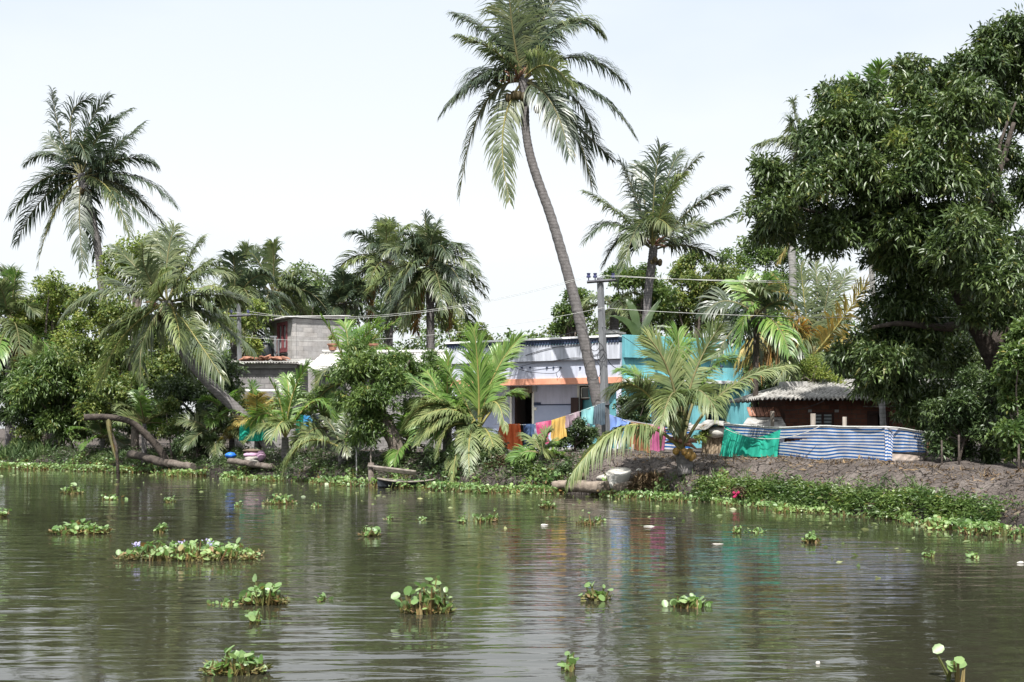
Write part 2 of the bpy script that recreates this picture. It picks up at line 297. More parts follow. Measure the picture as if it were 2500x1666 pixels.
def water_mat():
    m, t, p, o = new_mat('river_water')
    p.inputs['Base Color'].default_value = (.025, .0245, .0160, 1)
    p.inputs['Roughness'].default_value = .04; p.inputs['IOR'].default_value = 1.333; p.inputs['Specular IOR Level'].default_value = .5
    tcn = t.nodes.new('ShaderNodeTexCoord')

    def layer(sc, scale, detail, dist, rot=0):
        mpn = t.nodes.new('ShaderNodeMapping'); mpn.inputs['Scale'].default_value = sc; mpn.inputs['Rotation'].default_value = (0, 0, R(rot))
        t.links.new(tcn.outputs['Object'], mpn.inputs[0])
        n = t.nodes.new('ShaderNodeTexNoise'); n.inputs['Scale'].default_value = scale; n.inputs['Detail'].default_value = detail; n.inputs['Distortion'].default_value = dist
        n.inputs['Roughness'].default_value = .5
        t.links.new(mpn.outputs[0], n.inputs['Vector']); return n
    a = layer((.28, 1.0, 1), 1.1, 2, .3, 4)       # long swell
    b = layer((.24, 1.0, 1), 3.4, 2, .6, -3)      # ripple trains
    c = layer((.7, 1.0, 1), 9.0, 2, .2, 8)        # fine wind ripple
    pz = layer((.05, .09, 1), 1, 3, .6)           # patches of wind
    rp = t.nodes.new('ShaderNodeMapRange'); rp.inputs['From Min'].default_value = .38; rp.inputs['From Max'].default_value = .62; rp.inputs['To Min'].default_value = .40; rp.inputs['To Max'].default_value = 1.45
    t.links.new(pz.outputs['Fac'], rp.inputs[0])

    def mul(x, k):
        q = t.nodes.new('ShaderNodeMath'); q.operation = 'MULTIPLY'; t.links.new(x, q.inputs[0])
        if isinstance(k, float): q.inputs[1].default_value = k
        else: t.links.new(k, q.inputs[1])
        return q.outputs[0]

    def add(x, y):
        q = t.nodes.new('ShaderNodeMath'); q.operation = 'ADD'; t.links.new(x, q.inputs[0]); t.links.new(y, q.inputs[1]); return q.outputs[0]
    s = add(mul(a.outputs['Fac'], .019), mul(add(mul(b.outputs['Fac'], .0105), mul(c.outputs['Fac'], .0013)), rp.outputs[0]))
    bp = t.nodes.new('ShaderNodeBump'); bp.inputs['Distance'].default_value = 1.0; bp.inputs['Strength'].default_value = 1.0
    t.links.new(s, bp.inputs['Height']); t.links.new(bp.outputs[0], p.inputs['Normal'])
    return m


M['water'] = water_mat()


# ---------------------------------------------------------------- mesh helpers
def tag(o, label=None, cat=None, group=None, kind=None):
    if label: o['label'] = label
    if cat: o['category'] = cat
    if group: o['group'] = group
    if kind: o['kind'] = kind
    return o


def empty(name, loc, rz=0):
    o = bpy.data.objects.new(name, None); COL.objects.link(o); o.location = loc; o.rotation_euler = (0, 0, rz)
    o.empty_display_size = .2
    return o


def np_obj(name, verts, polys, mats, midx=None, parent=None, world=True, smooth=False):
    """verts Nx3; polys: list of int arrays (each K x n-gon size); midx: list of material index arrays or ints"""
    verts = np.asarray(verts, dtype=np.float64)
    if parent is not None and world:
        verts = verts - np.array(parent.location)
    me = bpy.data.meshes.new(name)
    me.vertices.add(len(verts)); me.vertices.foreach_set('co', verts.astype(np.float32).ravel())
    loops = np.concatenate([p.ravel() for p in polys]).astype(np.int32)
    tot = np.concatenate([np.full(len(p), p.shape[1], dtype=np.int32) for p in polys])
    start = np.concatenate([[0], np.cumsum(tot)[:-1]]).astype(np.int32)
    me.loops.add(len(loops)); me.loops.foreach_set('vertex_index', loops)
    me.polygons.add(len(tot)); me.polygons.foreach_set('loop_start', start); me.polygons.foreach_set('loop_total', tot)
    if midx is not None:
        mi = np.concatenate([np.full(len(p), k, dtype=np.int32) if np.isscalar(k) else np.asarray(k, dtype=np.int32) for p, k in zip(polys, midx)])
        me.polygons.foreach_set('material_index', mi)
    if smooth: me.polygons.foreach_set('use_smooth', np.ones(len(tot), dtype=bool))
    for mt in (mats if isinstance(mats, (list, tuple)) else [mats]): me.materials.append(mt)
    me.update(calc_edges=True); me.validate()
    o = bpy.data.objects.new(name, me); COL.objects.link(o)
    if parent is not None: o.parent = parent
    return o


class MB:
    def __init__(s): s.v = []; s.f = []; s.m = []; s.sm = []; s.uv = None

    def quad(s, pts, m=0):
        k = len(s.v); s.v += [tuple(p) for p in pts]; s.f.append(tuple(range(k, k + len(pts)))); s.m.append(m); s.sm.append(False)

    def box(s, x0, x1, y0, y1, z0, z1, m=0):
        k = len(s.v)
        s.v += [(x, y, z) for z in (z0, z1) for y in (y0, y1) for x in (x0, x1)]
        for f in ((0, 2, 3, 1), (4, 5, 7, 6), (0, 1, 5, 4), (2, 6, 7, 3), (0, 4, 6, 2), (1, 3, 7, 5)):
            s.f.append(tuple(k + i for i in f)); s.m.append(m); s.sm.append(False)

    def tube(s, pts, rad, n=8, m=0, cap=True, jit=0.0, smooth=True):
        pts = [Vector(p) for p in pts]
        if not isinstance(rad, (list, tuple)): rad = [rad] * len(pts)
        k0 = len(s.v); ref = None
        for i, p in enumerate(pts):
            tng = (pts[min(i + 1, len(pts) - 1)] - pts[max(i - 1, 0)]).normalized()
            if ref is None:
                ref = Vector((0, 0, 1)) if abs(tng.z) < .9 else Vector((1, 0, 0))
            a = (ref - tng * ref.dot(tng)).normalized(); ref = a; b = tng.cross(a)
            for j in range(n):
                q = 2 * math.pi * j / n; r = rad[i] * (1 + random.uniform(-jit, jit))
                s.v.append(tuple(p + a * (math.cos(q) * r) + b * (math.sin(q) * r)))
        for i in range(len(pts) - 1):
            for j in range(n):
                a0 = k0 + i * n + j; a1 = k0 + i * n + (j + 1) % n
                s.f.append((a0, a1, a1 + n, a0 + n)); s.m.append(m); s.sm.append(smooth)
        if cap:
            s.f.append(tuple(k0 + j for j in reversed(range(n)))); s.m.append(m); s.sm.append(False)
            e = k0 + (len(pts) - 1) * n
            s.f.append(tuple(e + j for j in range(n))); s.m.append(m); s.sm.append(False)

    def ball(s, c, rx, ry=None, rz=None, m=0, nu=10, nv=7, jit=0.0, rot=None):
        ry = ry or rx; rz = rz or rx; k = len(s.v); c = Vector(c)
        for i in range(nv + 1):
            th = math.pi * i / nv
            for j in range(nu):
                ph = 2 * math.pi * j / nu; f = 1 + random.uniform(-jit, jit)
                p = Vector((rx * math.sin(th) * math.cos(ph) * f, ry * math.sin(th) * math.sin(ph) * f, rz * math.cos(th) * f))
                if rot is not None: p = rot @ p
                s.v.append(tuple(c + p))
        for i in range(nv):
            for j in range(nu):
                a0 = k + i * nu + j; a1 = k + i * nu + (j + 1) % nu
                s.f.append((a0, a0 + nu, a1 + nu, a1)); s.m.append(m); s.sm.append(True)

    def build(s, name, mats, parent=None, world=False, bevel=0):
        v = s.v
        if parent is not None and world:
            L = parent.location; v = [(a - L.x, b - L.y, c - L.z) for a, b, c in v]
        me = bpy.data.meshes.new(name); me.from_pydata(v, [], s.f)
        me.polygons.foreach_set('material_index', s.m); me.polygons.foreach_set('use_smooth', s.sm)
        for mt in (mats if isinstance(mats, (list, tuple)) else [mats]): me.materials.append(mt)
        bm = bmesh.new(); bm.from_mesh(me); bmesh.ops.remove_doubles(bm, verts=bm.verts, dist=1e-5); bmesh.ops.recalc_face_normals(bm, faces=bm.faces); bm.to_mesh(me); bm.free()
        me.update()
        o = bpy.data.objects.new(name, me); COL.objects.link(o)
        if parent is not None: o.parent = parent
        if bevel:
            b = o.modifiers.new('bevel', 'BEVEL'); b.width = bevel; b.segments = 1; b.limit_method = 'ANGLE'
        return o


def wall_mb(mb, u0, u1, z0, z1, y0, y1, holes, m=0):
    """a wall from u0..u1, z0..z1, between y0 (front) and y1 (back), with rectangular holes (ua, ub, za, zb)"""
    us = sorted({u0, u1, *[h[0] for h in holes], *[h[1] for h in holes]}); zs = sorted({z0, z1, *[h[2] for h in holes], *[h[3] for h in holes]})
    us = [u for u in us if u0 - 1e-6 <= u <= u1 + 1e-6]; zs = [z for z in zs if z0 - 1e-6 <= z <= z1 + 1e-6]

    def solid(i, j):
        if i < 0 or j < 0 or i >= len(us) - 1 or j >= len(zs) - 1: return False
        cu = (us[i] + us[i + 1]) / 2; cz = (zs[j] + zs[j + 1]) / 2
        return not any(h[0] < cu < h[1] and h[2] < cz < h[3] for h in holes)
    for i in range(len(us) - 1):
        for j in range(len(zs) - 1):
            if not solid(i, j): continue
            a, b, c, d = us[i], us[i + 1], zs[j], zs[j + 1]
            mb.quad([(a, y0, c), (b, y0, c), (b, y0, d), (a, y0, d)], m); mb.quad([(a, y1, c), (a, y1, d), (b, y1, d), (b, y1, c)], m)
            if not solid(i - 1, j): mb.quad([(a, y0, c), (a, y0, d), (a, y1, d), (a, y1, c)], m)
            if not solid(i + 1, j): mb.quad([(b, y0, c), (b, y1, c), (b, y1, d), (b, y0, d)], m)
            if not solid(i, j - 1): mb.quad([(a, y0, c), (a, y1, c), (b, y1, c), (b, y0, c)], m)
            if not solid(i, j + 1): mb.quad([(a, y0, d), (b, y0, d), (b, y1, d), (a, y1, d)], m)


def corrugated(name, A, B, C, D, waves, amp, mats, parent, world=True, rows=8, rough=.0):
    """sheet between eave line A-B and ridge line C-D with corrugations running from eave to ridge"""
    A, B, C, D = map(np.array, (A, B, C, D)); nu = waves * 8
    u = np.linspace(0, 1, nu + 1); v = np.linspace(0, 1, rows + 1)
    U, V = np.meshgrid(u, v)
    P = (A[None, None] * (1 - U)[..., None] + B * U[..., None]) * (1 - V)[..., None] + (C * (1 - U)[..., None] + D * U[..., None]) * V[..., None]
    nrm = np.cross(B - A, C - A); nrm = nrm / np.linalg.norm(nrm); nrm = nrm * np.sign(nrm[2])
    P = P + nrm * (np.sin(U * waves * 2 * math.pi) * amp)[..., None] + nrm * (rng.normal(0, rough, U.shape))[..., None]
    P2 = P - nrm * .012
    n1 = P.reshape(-1, 3); n2 = P2.reshape(-1, 3); N = len(n1); w = nu + 1
    i, j = np.meshgrid(np.arange(rows), np.arange(nu), indexing='ij'); a = (i * w + j).ravel()
    q1 = np.stack([a, a + 1, a + w + 1, a + w], 1); q2 = q1[:, ::-1] + N
    e = np.arange(nu); e2 = rows * w + e
    s1 = np.stack([e, e + N, e + 1 + N, e + 1], 1); s2 = np.stack([e2, e2 + 1, e2 + 1 + N, e2 + N], 1)
    g = np.arange(rows) * w; g2 = g + nu
    s3 = np.stack([g, g + w, g + w + N, g + N], 1); s4 = np.stack([g2, g2 + N, g2 + w + N, g2 + w], 1)
    return np_obj(name, np.vstack([n1, n2]), [np.vstack([q1, q2, s1, s2, s3, s4])], mats, [0], parent, world)


# ---------------------------------------------------------------- ground and water
SHORE = np.array([(-260, 150), (-120, 95), (-60, 72), (-33, 62.5), (-24.6, 59), (-17.1, 54), (-10, 46.5), (-4.8, 42), (-0.6, 38), (3.0, 35.6), (5.2, 32.6), (6.7, 30.0), (7.8, 27.6), (8.9, 25.0), (9.75, 22.8), (11.5, 17), (16, 5), (30, -25), (60, -80)], float)
TOPZ = np.array([.8, .8, .8, .8, .8, .85, .92, 1.0, 1.08, 1.1, 1.1, 1.1, 1.1, 1.0, .95, .9, .9, .9, .9])
sarc = np.concatenate([[0], np.cumsum(np.linalg.norm(np.diff(SHORE, axis=0), axis=1))])
INL = np.array((.6, .8))


def shore(s):
    return np.stack([np.interp(s, sarc, SHORE[:, 0]), np.interp(s, sarc, SHORE[:, 1])], -1)


def s_of_px(px):
    """arc length of the shoreline point seen in photo column px"""
    ss = np.linspace(sarc[3], sarc[14] + 3, 900); P = shore(ss); col = 1250 + P[:, 0] / P[:, 1] * F
    return float(np.interp(px, col, ss))


def make_ground():
    ss = np.concatenate([np.linspace(0, sarc[3], 24, endpoint=False), np.arange(sarc[3], sarc[15], .22), np.linspace(sarc[15], sarc[-1], 20)])
    tt = np.concatenate([[-3, -1.2, -.5, -.2], np.arange(0, 3.0, .16), np.arange(3.0, 12, .6), [14, 18, 24, 32, 45, 70, 120, 250, 600]])
    S, T = np.meshgrid(ss, tt, indexing='ij'); P = shore(S) + T[..., None] * INL
    top = np.interp(S, sarc, TOPZ)
    k = np.clip(T / 2.2, 0, 1); z = np.where(T < 0, T * .45, top * (.16 * np.minimum(T / .15, 1) + .84 * (np.sin(k * math.pi / 2) ** .9)))
    x, y = P[..., 0], P[..., 1]
    bump = .05 * np.sin(x * 2.1 + y * 1.3) * np.sin(y * 1.7 - x * .6) + .03 * np.sin(x * 5.3 - y * 3.1) + .025 * np.sin(x * 9.1 + y * 7.7) * np.sin(y * 8.3)
    z = z + np.where((T > .05) & (T < 60), bump * np.clip(T / .6, 0, 1), 0) + np.where((T > .1) & (T < 3), rng.normal(0, .018, T.shape), 0)
    V = np.stack([x, y, z], -1).reshape(-1, 3); n = len(tt)
    i, j = np.meshgrid(np.arange(len(ss) - 1), np.arange(n - 1), indexing='ij'); a = (i * n + j).ravel()
    q = np.stack([a, a + n, a + n + 1, a + 1], 1)
    o = np_obj('ground', V, [q], M['mud'], [0], smooth=True); tag(o, kind='structure')
    return o, V, q


ground, GV, GQ = make_ground()
BVH = BVHTree.FromPolygons([tuple(v) for v in GV], [tuple(int(k) for k in q) for q in GQ])


def gz(x, y):
    h = BVH.ray_cast(Vector((x, y, 50)), Vector((0, 0, -1)))
    return h[0].z if h[0] else 0.0


def onground(px, Y, dz=0):
    x = (px - 1250) / F * Y
    return Vector((x, Y, gz(x, Y) + dz))


w_ = MB(); w_.quad([(-700, -300, 0), (700, -300, 0), (700, 700, 0), (-700, 700, 0)])
tag(w_.build('water', M['water']), kind='structure')


# ---------------------------------------------------------------- fronds and palms
def frond(name, p0, pm, p2, parent, mats, n=58, L=.85, wid=.055, droop=.55, roll=0., fold=.25, stem=.14, rs=1., ragged=.12, Sh=None, am=1.0):
    """one pinnate palm frond along a curve through p0, pm (half way) and p2; Sh gives the direction the blade spreads in"""
    p0, pm, p2 = (np.array(p, float) for p in (p0, pm, p2)); c = 2 * pm - .5 * (p0 + p2)
    nr = 14; t = np.linspace(0, 1, nr)[:, None]
    C = (1 - t) ** 2 * p0 + 2 * t * (1 - t) * c + t ** 2 * p2
    T = 2 * (1 - t) * (c - p0) + 2 * t * (p2 - c); T /= np.linalg.norm(T, axis=1)[:, None] + 1e-9
    if Sh is None:
        S0 = np.cross(c - p0, p2 - c)
        if np.linalg.norm(S0) < .12 * np.linalg.norm(p2 - p0) ** 2 * .5: S0 = np.cross(p2 - p0, (0, 0, 1.)) + np.array((.3, 0, 0))
        if S0[0] < 0: S0 = -S0
    else: S0 = np.array(Sh, float)
    S0 = S0 / (np.linalg.norm(S0) + 1e-9)
    n = int(n * 1.45); wid = wid * 1.12; L = L * (1.12 if 'young' in parent.name else 1.40); droop = droop * (1.45 if 'young' in parent.name else 1.6)
    # rachis
    k = 5; ang = np.linspace(0, 2 * math.pi, k, endpoint=False); rr = (.042 * rs * (1 - t) ** .8 + .007 * rs)
    B = np.cross(T, S0); B /= np.linalg.norm(B, axis=1)[:, None] + 1e-9; A = np.cross(B, T)
    RV = (C[:, None, :] + rr[:, :, None] * (np.cos(ang)[None, :, None] * A[:, None, :] + np.sin(ang)[None, :, None] * B[:, None, :])).reshape(-1, 3)
    i, j = np.meshgrid(np.arange(nr - 1), np.arange(k), indexing='ij'); a = (i * k + j).ravel(); b = (i * k + (j + 1) % k).ravel()
    RQ = np.stack([a, b, b + k, a + k], 1)
    # leaflets
    ti = np.linspace(stem, .995, n); ti = np.repeat(ti, 2) + rng.normal(0, .004, 2 * n); ti = np.clip(ti, stem * .9, .998)
    sd = np.tile([1., -1.], n); keep = rng.random(2 * n) > ragged
    for _ in range(rng.integers(0, 4)):
        g0 = rng.uniform(stem, .97); keep &= ~((np.abs(ti - g0) < rng.uniform(.008, .03)) & (sd == rng.choice((-1., 1.))) & (rng.random(2 * n) < .8))
    ti, sd = ti[keep], sd[keep]; N = len(ti); tt = ti[:, None]
    Cb = (1 - tt) ** 2 * p0 + 2 * tt * (1 - tt) * c + tt ** 2 * p2
    Tb = 2 * (1 - tt) * (c - p0) + 2 * tt * (p2 - c); Tb /= np.linalg.norm(Tb, axis=1)[:, None] + 1e-9
    Bb = np.cross(Tb, S0); Bb /= np.linalg.norm(Bb, axis=1)[:, None] + 1e-9; Sb = np.cross(Bb, Tb)
    up = np.sign(Bb[:, 2:3] + 1e-6); Bb = Bb * up
    if roll:
        cr_, sr_ = math.cos(roll), math.sin(roll); Sb, Bb = Sb * cr_ + Bb * sr_, Bb * cr_ - Sb * sr_
    q = (ti - stem) / (1 - stem)
    ln = L * (.5 + .5 * np.sin(math.pi * np.clip(q * .78 + .2, 0, 1)) ** .8) * (1 - .35 * q ** 5) * rng.choice((1., 1., 1., 1., .72, .5), N) * rng.uniform(.85, 1.12, N)
    # slow wave along the frond so that neighbouring leaflets hang together in tufts
    ph = rng.uniform(0, 6.28, 4); tuft = .5 * np.sin(ti * 31 + ph[0] + sd) + .5 * np.sin(ti * 53 + ph[1] - sd * 2)
    al = np.radians(am * (68 - 42 * q) + 9 * tuft + rng.normal(0, 5, N))
    D = Sb * (sd * np.sin(al))[:, None] + Tb * np.cos(al)[:, None] + Bb * (fold + .10 * tuft + rng.normal(0, .07, N))[:, None]
    D /= np.linalg.norm(D, axis=1)[:, None]
    dr = droop * (1 + .45 * tuft) * rng.uniform(.7, 1.3, N)
    segs = 3; pos = Cb; pts = [pos]; dirs = [D]
    for s in range(segs):
        pos = pos + D * (ln / segs)[:, None]; pts.append(pos)
        D = D + np.array((0, 0, -1.)) * (dr * (.5 + .45 * s))[:, None] * min(1.0, L) ; D /= np.linalg.norm(D, axis=1)[:, None]; dirs.append(D)
    wv = Tb - dirs[1] * np.sum(Tb * dirs[1], 1)[:, None]; wv /= np.linalg.norm(wv, axis=1)[:, None] + 1e-9
    hw = (wid * .5 * rng.uniform(.8, 1.2, N) * (1 - .35 * q))[:, None]
    vs_ = []
    for s, f in zip(range(segs), (.55, 1., .72)):
        vs_ += [pts[s] - wv * hw * f, pts[s] + wv * hw * f]
    vs_.append(pts[segs])
    LV = np.stack(vs_, 1).reshape(-1, 3); base = len(RV) + np.arange(N) * 7
    LQ = np.concatenate([np.stack([base + 2 * s, base + 2 * s + 1, base + 2 * s + 3, base + 2 * s + 2], 1) for s in range(segs - 1)])
    LT = np.stack([base + 4, base + 5, base + 6], 1)
    return np_obj(name, np.vstack([RV, LV]), [RQ, LQ, LT], mats, [1, 0, 0], parent)


def smooth_path(pts, per=6):
    """Catmull-Rom through (Vector, radius) points"""
    P = [pts[0]] + list(pts) + [pts[-1]]; out = []; rad = []
    for i in range(1, len(P) - 2):
        for k in range(per):
            t = k / per
            q = [P[i + j][0] for j in (-1, 0, 1, 2)]
            out.append(.5 * ((2 * q[1]) + (q[2] - q[0]) * t + (2 * q[0] - 5 * q[1] + 4 * q[2] - q[3]) * t * t + (3 * q[1] - q[0] - 3 * q[2] + q[3]) * t ** 3))
            rad.append(P[i][1] * (1 - t) + P[i + 1][1] * t)
    out.append(P[-2][0]); rad.append(P[-2][1])
    return out, rad


def trunk(parent, pts, mat, name='trunk', per=14, n=12, ring=.035, jit=.02):
    P, r = smooth_path(pts, per); r = [x * (1 + ring * (1 if i % 2 else -1)) for i, x in enumerate(r)]
    mb = MB(); mb.tube(P, r, n, jit=jit); return mb.build(name, mat, parent, world=True)


def sph(az, el):
    return np.array((math.cos(el) * math.cos(az), math.cos(el) * math.sin(az), math.sin(el)))


def auto_fronds(root, c, count, Lf, mats, seed, el=(78, -35), bend=.42, az0=0., az_range=None, up=None, **kw):
    """a crown: fronds spiral round from upright young ones to hanging old ones"""
    rd = np.random.default_rng(seed); c = np.array(c, float)
    for i in range(count):
        f = i / max(1, count - 1)
        az = az0 + i * 2.39996 + rd.normal(0, .15)
        if az_range: az = az_range[0] + (az % 6.2832) / 6.2832 * (az_range[1] - az_range[0])
        e = R(el[0] + (el[1] - el[0]) * f ** .9 + rd.normal(0, 6)); l = Lf * rd.uniform(.85, 1.1) * (.8 + .2 * math.sin(math.pi * min(1, f + .25)))
        d = sph(az, e); dn = np.array((0, 0, -1.)) * l * bend * (.6 + .8 * math.cos(e)) * rd.uniform(.7, 1.2)
        pm = c + d * l * .52 + dn * .22; p2 = c + d * l * .93 + dn * .9
        mm = mats[rd.choice(len(mats))] if isinstance(mats, list) else mats
        if i >= count - 2 and count > 18 and rd.random() < .6: mm = M['palm_dry']; p2 = c + d * l * .45 + np.array((0, 0, -.75)) * l; pm = c + d * l * .35 + np.array((0, 0, -.25)) * l
        hs = np.cross(d, (0, 0, 1.)); hs = hs / (np.linalg.norm(hs) + 1e-6) + rd.normal(0, .25, 3)
        k = dict(kw); k.setdefault('L', Lf * .2); k['roll'] = rd.normal(0, .35)
        frond('frond', c + d * .05, pm, p2, root, [mm, M['rachis_dark']], Sh=hs, **k)


def px_fronds(root, Y, c, lst, mat, depth=1.3, seed=1, **kw):
    """fronds whose middle and tip are known from the photo; each also leans towards or away from the viewer"""
    rd = np.random.default_rng(seed)
    for it in lst:
        mx_, my_, tx, ty = it[:4]; dz = it[4] if len(it) > 4 and it[4] is not None else rd.uniform(-depth, depth)
        o = it[5] if len(it) > 5 else {}
        c0 = at(*o['c'], Y) if 'c' in o else c
        pm = at(mx_, my_, Y + dz * .5); p2 = at(tx, ty, Y + dz)
        k = dict(kw); k['roll'] = rd.normal(0, .45); k.update({a: b for a, b in o.items() if a not in ('c', 'mat', 'face')})
        if 'face' in o: k['Sh'] = (1, rd.uniform(-.3, .3), o['face'])
        mm = M[o['mat']] if 'mat' in o else (mat if not isinstance(mat, list) else mat[rd.choice(len(mat))])
        frond('frond', c0, pm, p2, root, [mm, M['rachis' if 'mat' in o or mat is M['palm_young'] else 'rachis_dark']], **k)


def coconuts(root, c, n, r=.13, spread=.35, mat='coconut_dark', seed=3, low=.3):
    rd = random.Random(seed)
    for i in range(n):
        a = i * 2.4 + rd.uniform(-.3, .3); q = spread * rd.uniform(.6, 1)
        mb = MB(); mb.ball((c[0] + math.cos(a) * q, c[1] + math.sin(a) * q, c[2] - low * rd.uniform(.3, 1.2)), r * rd.uniform(.85, 1.1), rz=r * 1.15)
        mb.build('coconut', M[mat], root, world=True)


def spathes(root, c, n, seed=1, l=.7):
    rd = random.Random(seed); mb = MB()
    for i in range(n):
        d = Vector(sph(rd.uniform(0, 6.28), R(rd.uniform(-10, 60))))
        mb.tube([Vector(c) + d * .1, Vector(c) + d * l * .6, Vector(c) + d * l + Vector((0, 0, -.1))], [.05, .06, .01], 5)
    mb.build('flower_spathe', M['spathe'], root, world=True)


def palm_root(name, label, base, group='coconut palms'):
    r = empty(name, base); tag(r, label, 'palm tree', group); return r


def trunk_px(Y, lst, base_Y=None):
    return [(at(px, py, Y), r) for px, py, r in lst]


FA = dict(fold=.15)
# --- tall leaning palm in the middle
Y = 45.0
b = onground(1478, Y, -.15); r = palm_root('coconut_palm', 'tallest coconut palm with a long bent trunk rising in front of the lilac house', b)
c = at(1276, 200, Y)
trunk(r, [(b, .27)] + trunk_px(Y, [(1462, 1000, .22), (1437, 880, .205), (1400, 720, .195), (1350, 545, .18), (1303, 410, .165), (1285, 330, .15), (1281, 260, .16), (1277, 185, .2)]), M['palm_trunk'])
px_fronds(r, Y, c, [
    (1268, 80, 1262, -60, .5, dict(face=.0, L=1.0)), (1325, 50, 1395, -40, .8, dict(face=.2)), (1215, 100, 1113, 36, .8, {}), (1215, 130, 1122, 88, -1.2, dict(L=.75)),
    (1200, 172, 1132, 220, 1.2, {}), (1175, 198, 1083, 272, -.8, dict(L=.95)), (1178, 262, 1122, 480, -.4, dict(L=.8)), (1228, 320, 1246, 495, -.7, dict(face=.15, L=.8, mat='palm')),
    (1378, 268, 1446, 455, .3, dict(L=1.05)), (1400, 300, 1497, 392, 1.4, dict(L=.8)), (1425, 212, 1548, 328, .6, dict(L=.9)), (1408, 140, 1528, 205, 1.3, dict(L=1.0)),
    (1372, 62, 1466, 78, .2, dict(L=1.0)), (1330, 95, 1420, 60, -1.0, dict(L=.9)), (1335, 160, 1405, 222, -2.6, dict(L=.85, mat='palm_pale')), (1240, 90, 1215, -20, 1.8, dict(L=.9)),
    (1305, 90, 1320, -30, 2.0, dict(face=.1)), (1395, 235, 1450, 330, 2.4, dict(L=.9)), (1345, 250, 1390, 380, -1.4, dict(L=.85)), (1250, 60, 1240, -90, -1., dict(face=.2)), (1290, 60, 1300, -80, 1., dict(face=.2))],
    [M['palm_dark'], M['palm']], n=76, L=1.1, wid=.06, droop=.6, **FA)
coconuts(r, at(1262, 222, Y), 8, .15, .36, 'coconut_dark', 4); coconuts(r, at(1318, 240, Y), 4, .15, .25, 'coconut_dark', 8)
spathes(r, at(1262, 200, Y), 9, 2, .75)

# --- tall palm on the left
Y = 66.0
b = onground(252, Y, -.15); r = palm_root('coconut_palm', 'tall shaggy coconut palm standing highest at the left behind the leaning palm', b)
c = at(200, 432, Y)
trunk(r, [(b, .26)] + trunk_px(Y, [(252, 850, .23), (248, 700, .21), (238, 600, .20), (222, 520, .2), (205, 460, .24), (199, 425, .22)]), M['palm_trunk'])
px_fronds(r, Y, c, [
    (150, 335, 128, 222, .6, dict(L=1.0)), (172, 292, 226, 240, 1.0, dict(L=.9)), (212, 320, 264, 236, .6, {}), (242, 335, 318, 268, .8, dict(L=1.05)), (270, 372, 345, 305, -.6, {}),
    (300, 388, 378, 402, .4, dict(L=1.1)), (325, 432, 428, 500, .2, dict(L=1.1)), (310, 462, 408, 560, 1.2, dict(L=1.0)), (285, 470, 380, 568, -1.2, dict(L=1.0)), (265, 462, 318, 578, -2.0, dict(L=1.0, mat='palm')),
    (128, 378, 62, 400, .3, dict(L=.9)), (110, 436, 24, 524, -.3, dict(L=1.05)), (108, 482, 40, 592, .6, dict(L=1.05)), (135, 515, 92, 650, -.7, dict(L=.8, mat='palm')), (194, 530, 204, 665, -1.2, dict(L=.9, face=.2)),
    (215, 510, 232, 630, 1.6, dict(L=.9)), (192, 352, 214, 392, -3.0, dict(L=.8)), (230, 350, 270, 290, -2.0, {}), (165, 390, 120, 330, 2., {}),
    (240, 400, 300, 345, 2.2, {}), (160, 420, 110, 470, 2.4, {}), (150, 470, 120, 560, 1.8, {}), (250, 440, 330, 480, 2.2, {})],
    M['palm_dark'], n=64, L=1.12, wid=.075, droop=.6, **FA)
coconuts(r, at(200, 455, Y), 7, .15, .4, 'coconut_dark', 5)

# --- palm right of the pole
Y = 60.0
b = onground(1560, Y, -.15); r = palm_root('coconut_palm', 'coconut palm with an open upright crown above the trees right of the utility pole', b)
c = at(1594, 612, Y)
trunk(r, [(b, .25)] + trunk_px(Y, [(1570, 900, .22), (1582, 720, .2), (1592, 640, .22), (1596, 600, .2)]), M['palm_trunk'])
px_fronds(r, Y, c, [
    (1597, 470, 1612, 360, -.5, dict(face=.1, L=1.15)), (1555, 490, 1515, 396, .6, dict(L=1.05)), (1640, 470, 1706, 385, .6, dict(L=1.0)), (1622, 460, 1660, 372, 1.2, dict(L=1.0)), (1690, 508, 1768, 462, .2, dict(L=1.1)),
    (1700, 565, 1796, 522, -.6, dict(L=1.0)), (1515, 525, 1432, 470, .4, dict(L=1.0)), (1500, 548, 1428, 590, -.5, dict(L=.95)), (1525, 580, 1472, 650, .5, dict(L=.9)), (1680, 600, 1762, 640, .8, dict(L=.9)),
    (1620, 500, 1662, 430, -2.0, dict(mat='palm_pale')), (1565, 545, 1520, 660, -2, {}), (1600, 540, 1640, 560, -3.0, dict(mat='palm')), (1570, 470, 1565, 400, 1.6, dict(face=.1)), (1540, 600, 1510, 690, 1.5, {}), (1650, 560, 1720, 545, 2.2, {})],
    [M['palm_dark'], M['palm_dark'], M['palm']], n=62, L=1.1, wid=.075, droop=.5, **FA)
coconuts(r, at(1598, 628, Y), 8, .13, .3, 'coconut_dark', 6); spathes(r, at(1590, 600, Y), 6, 5, .9)

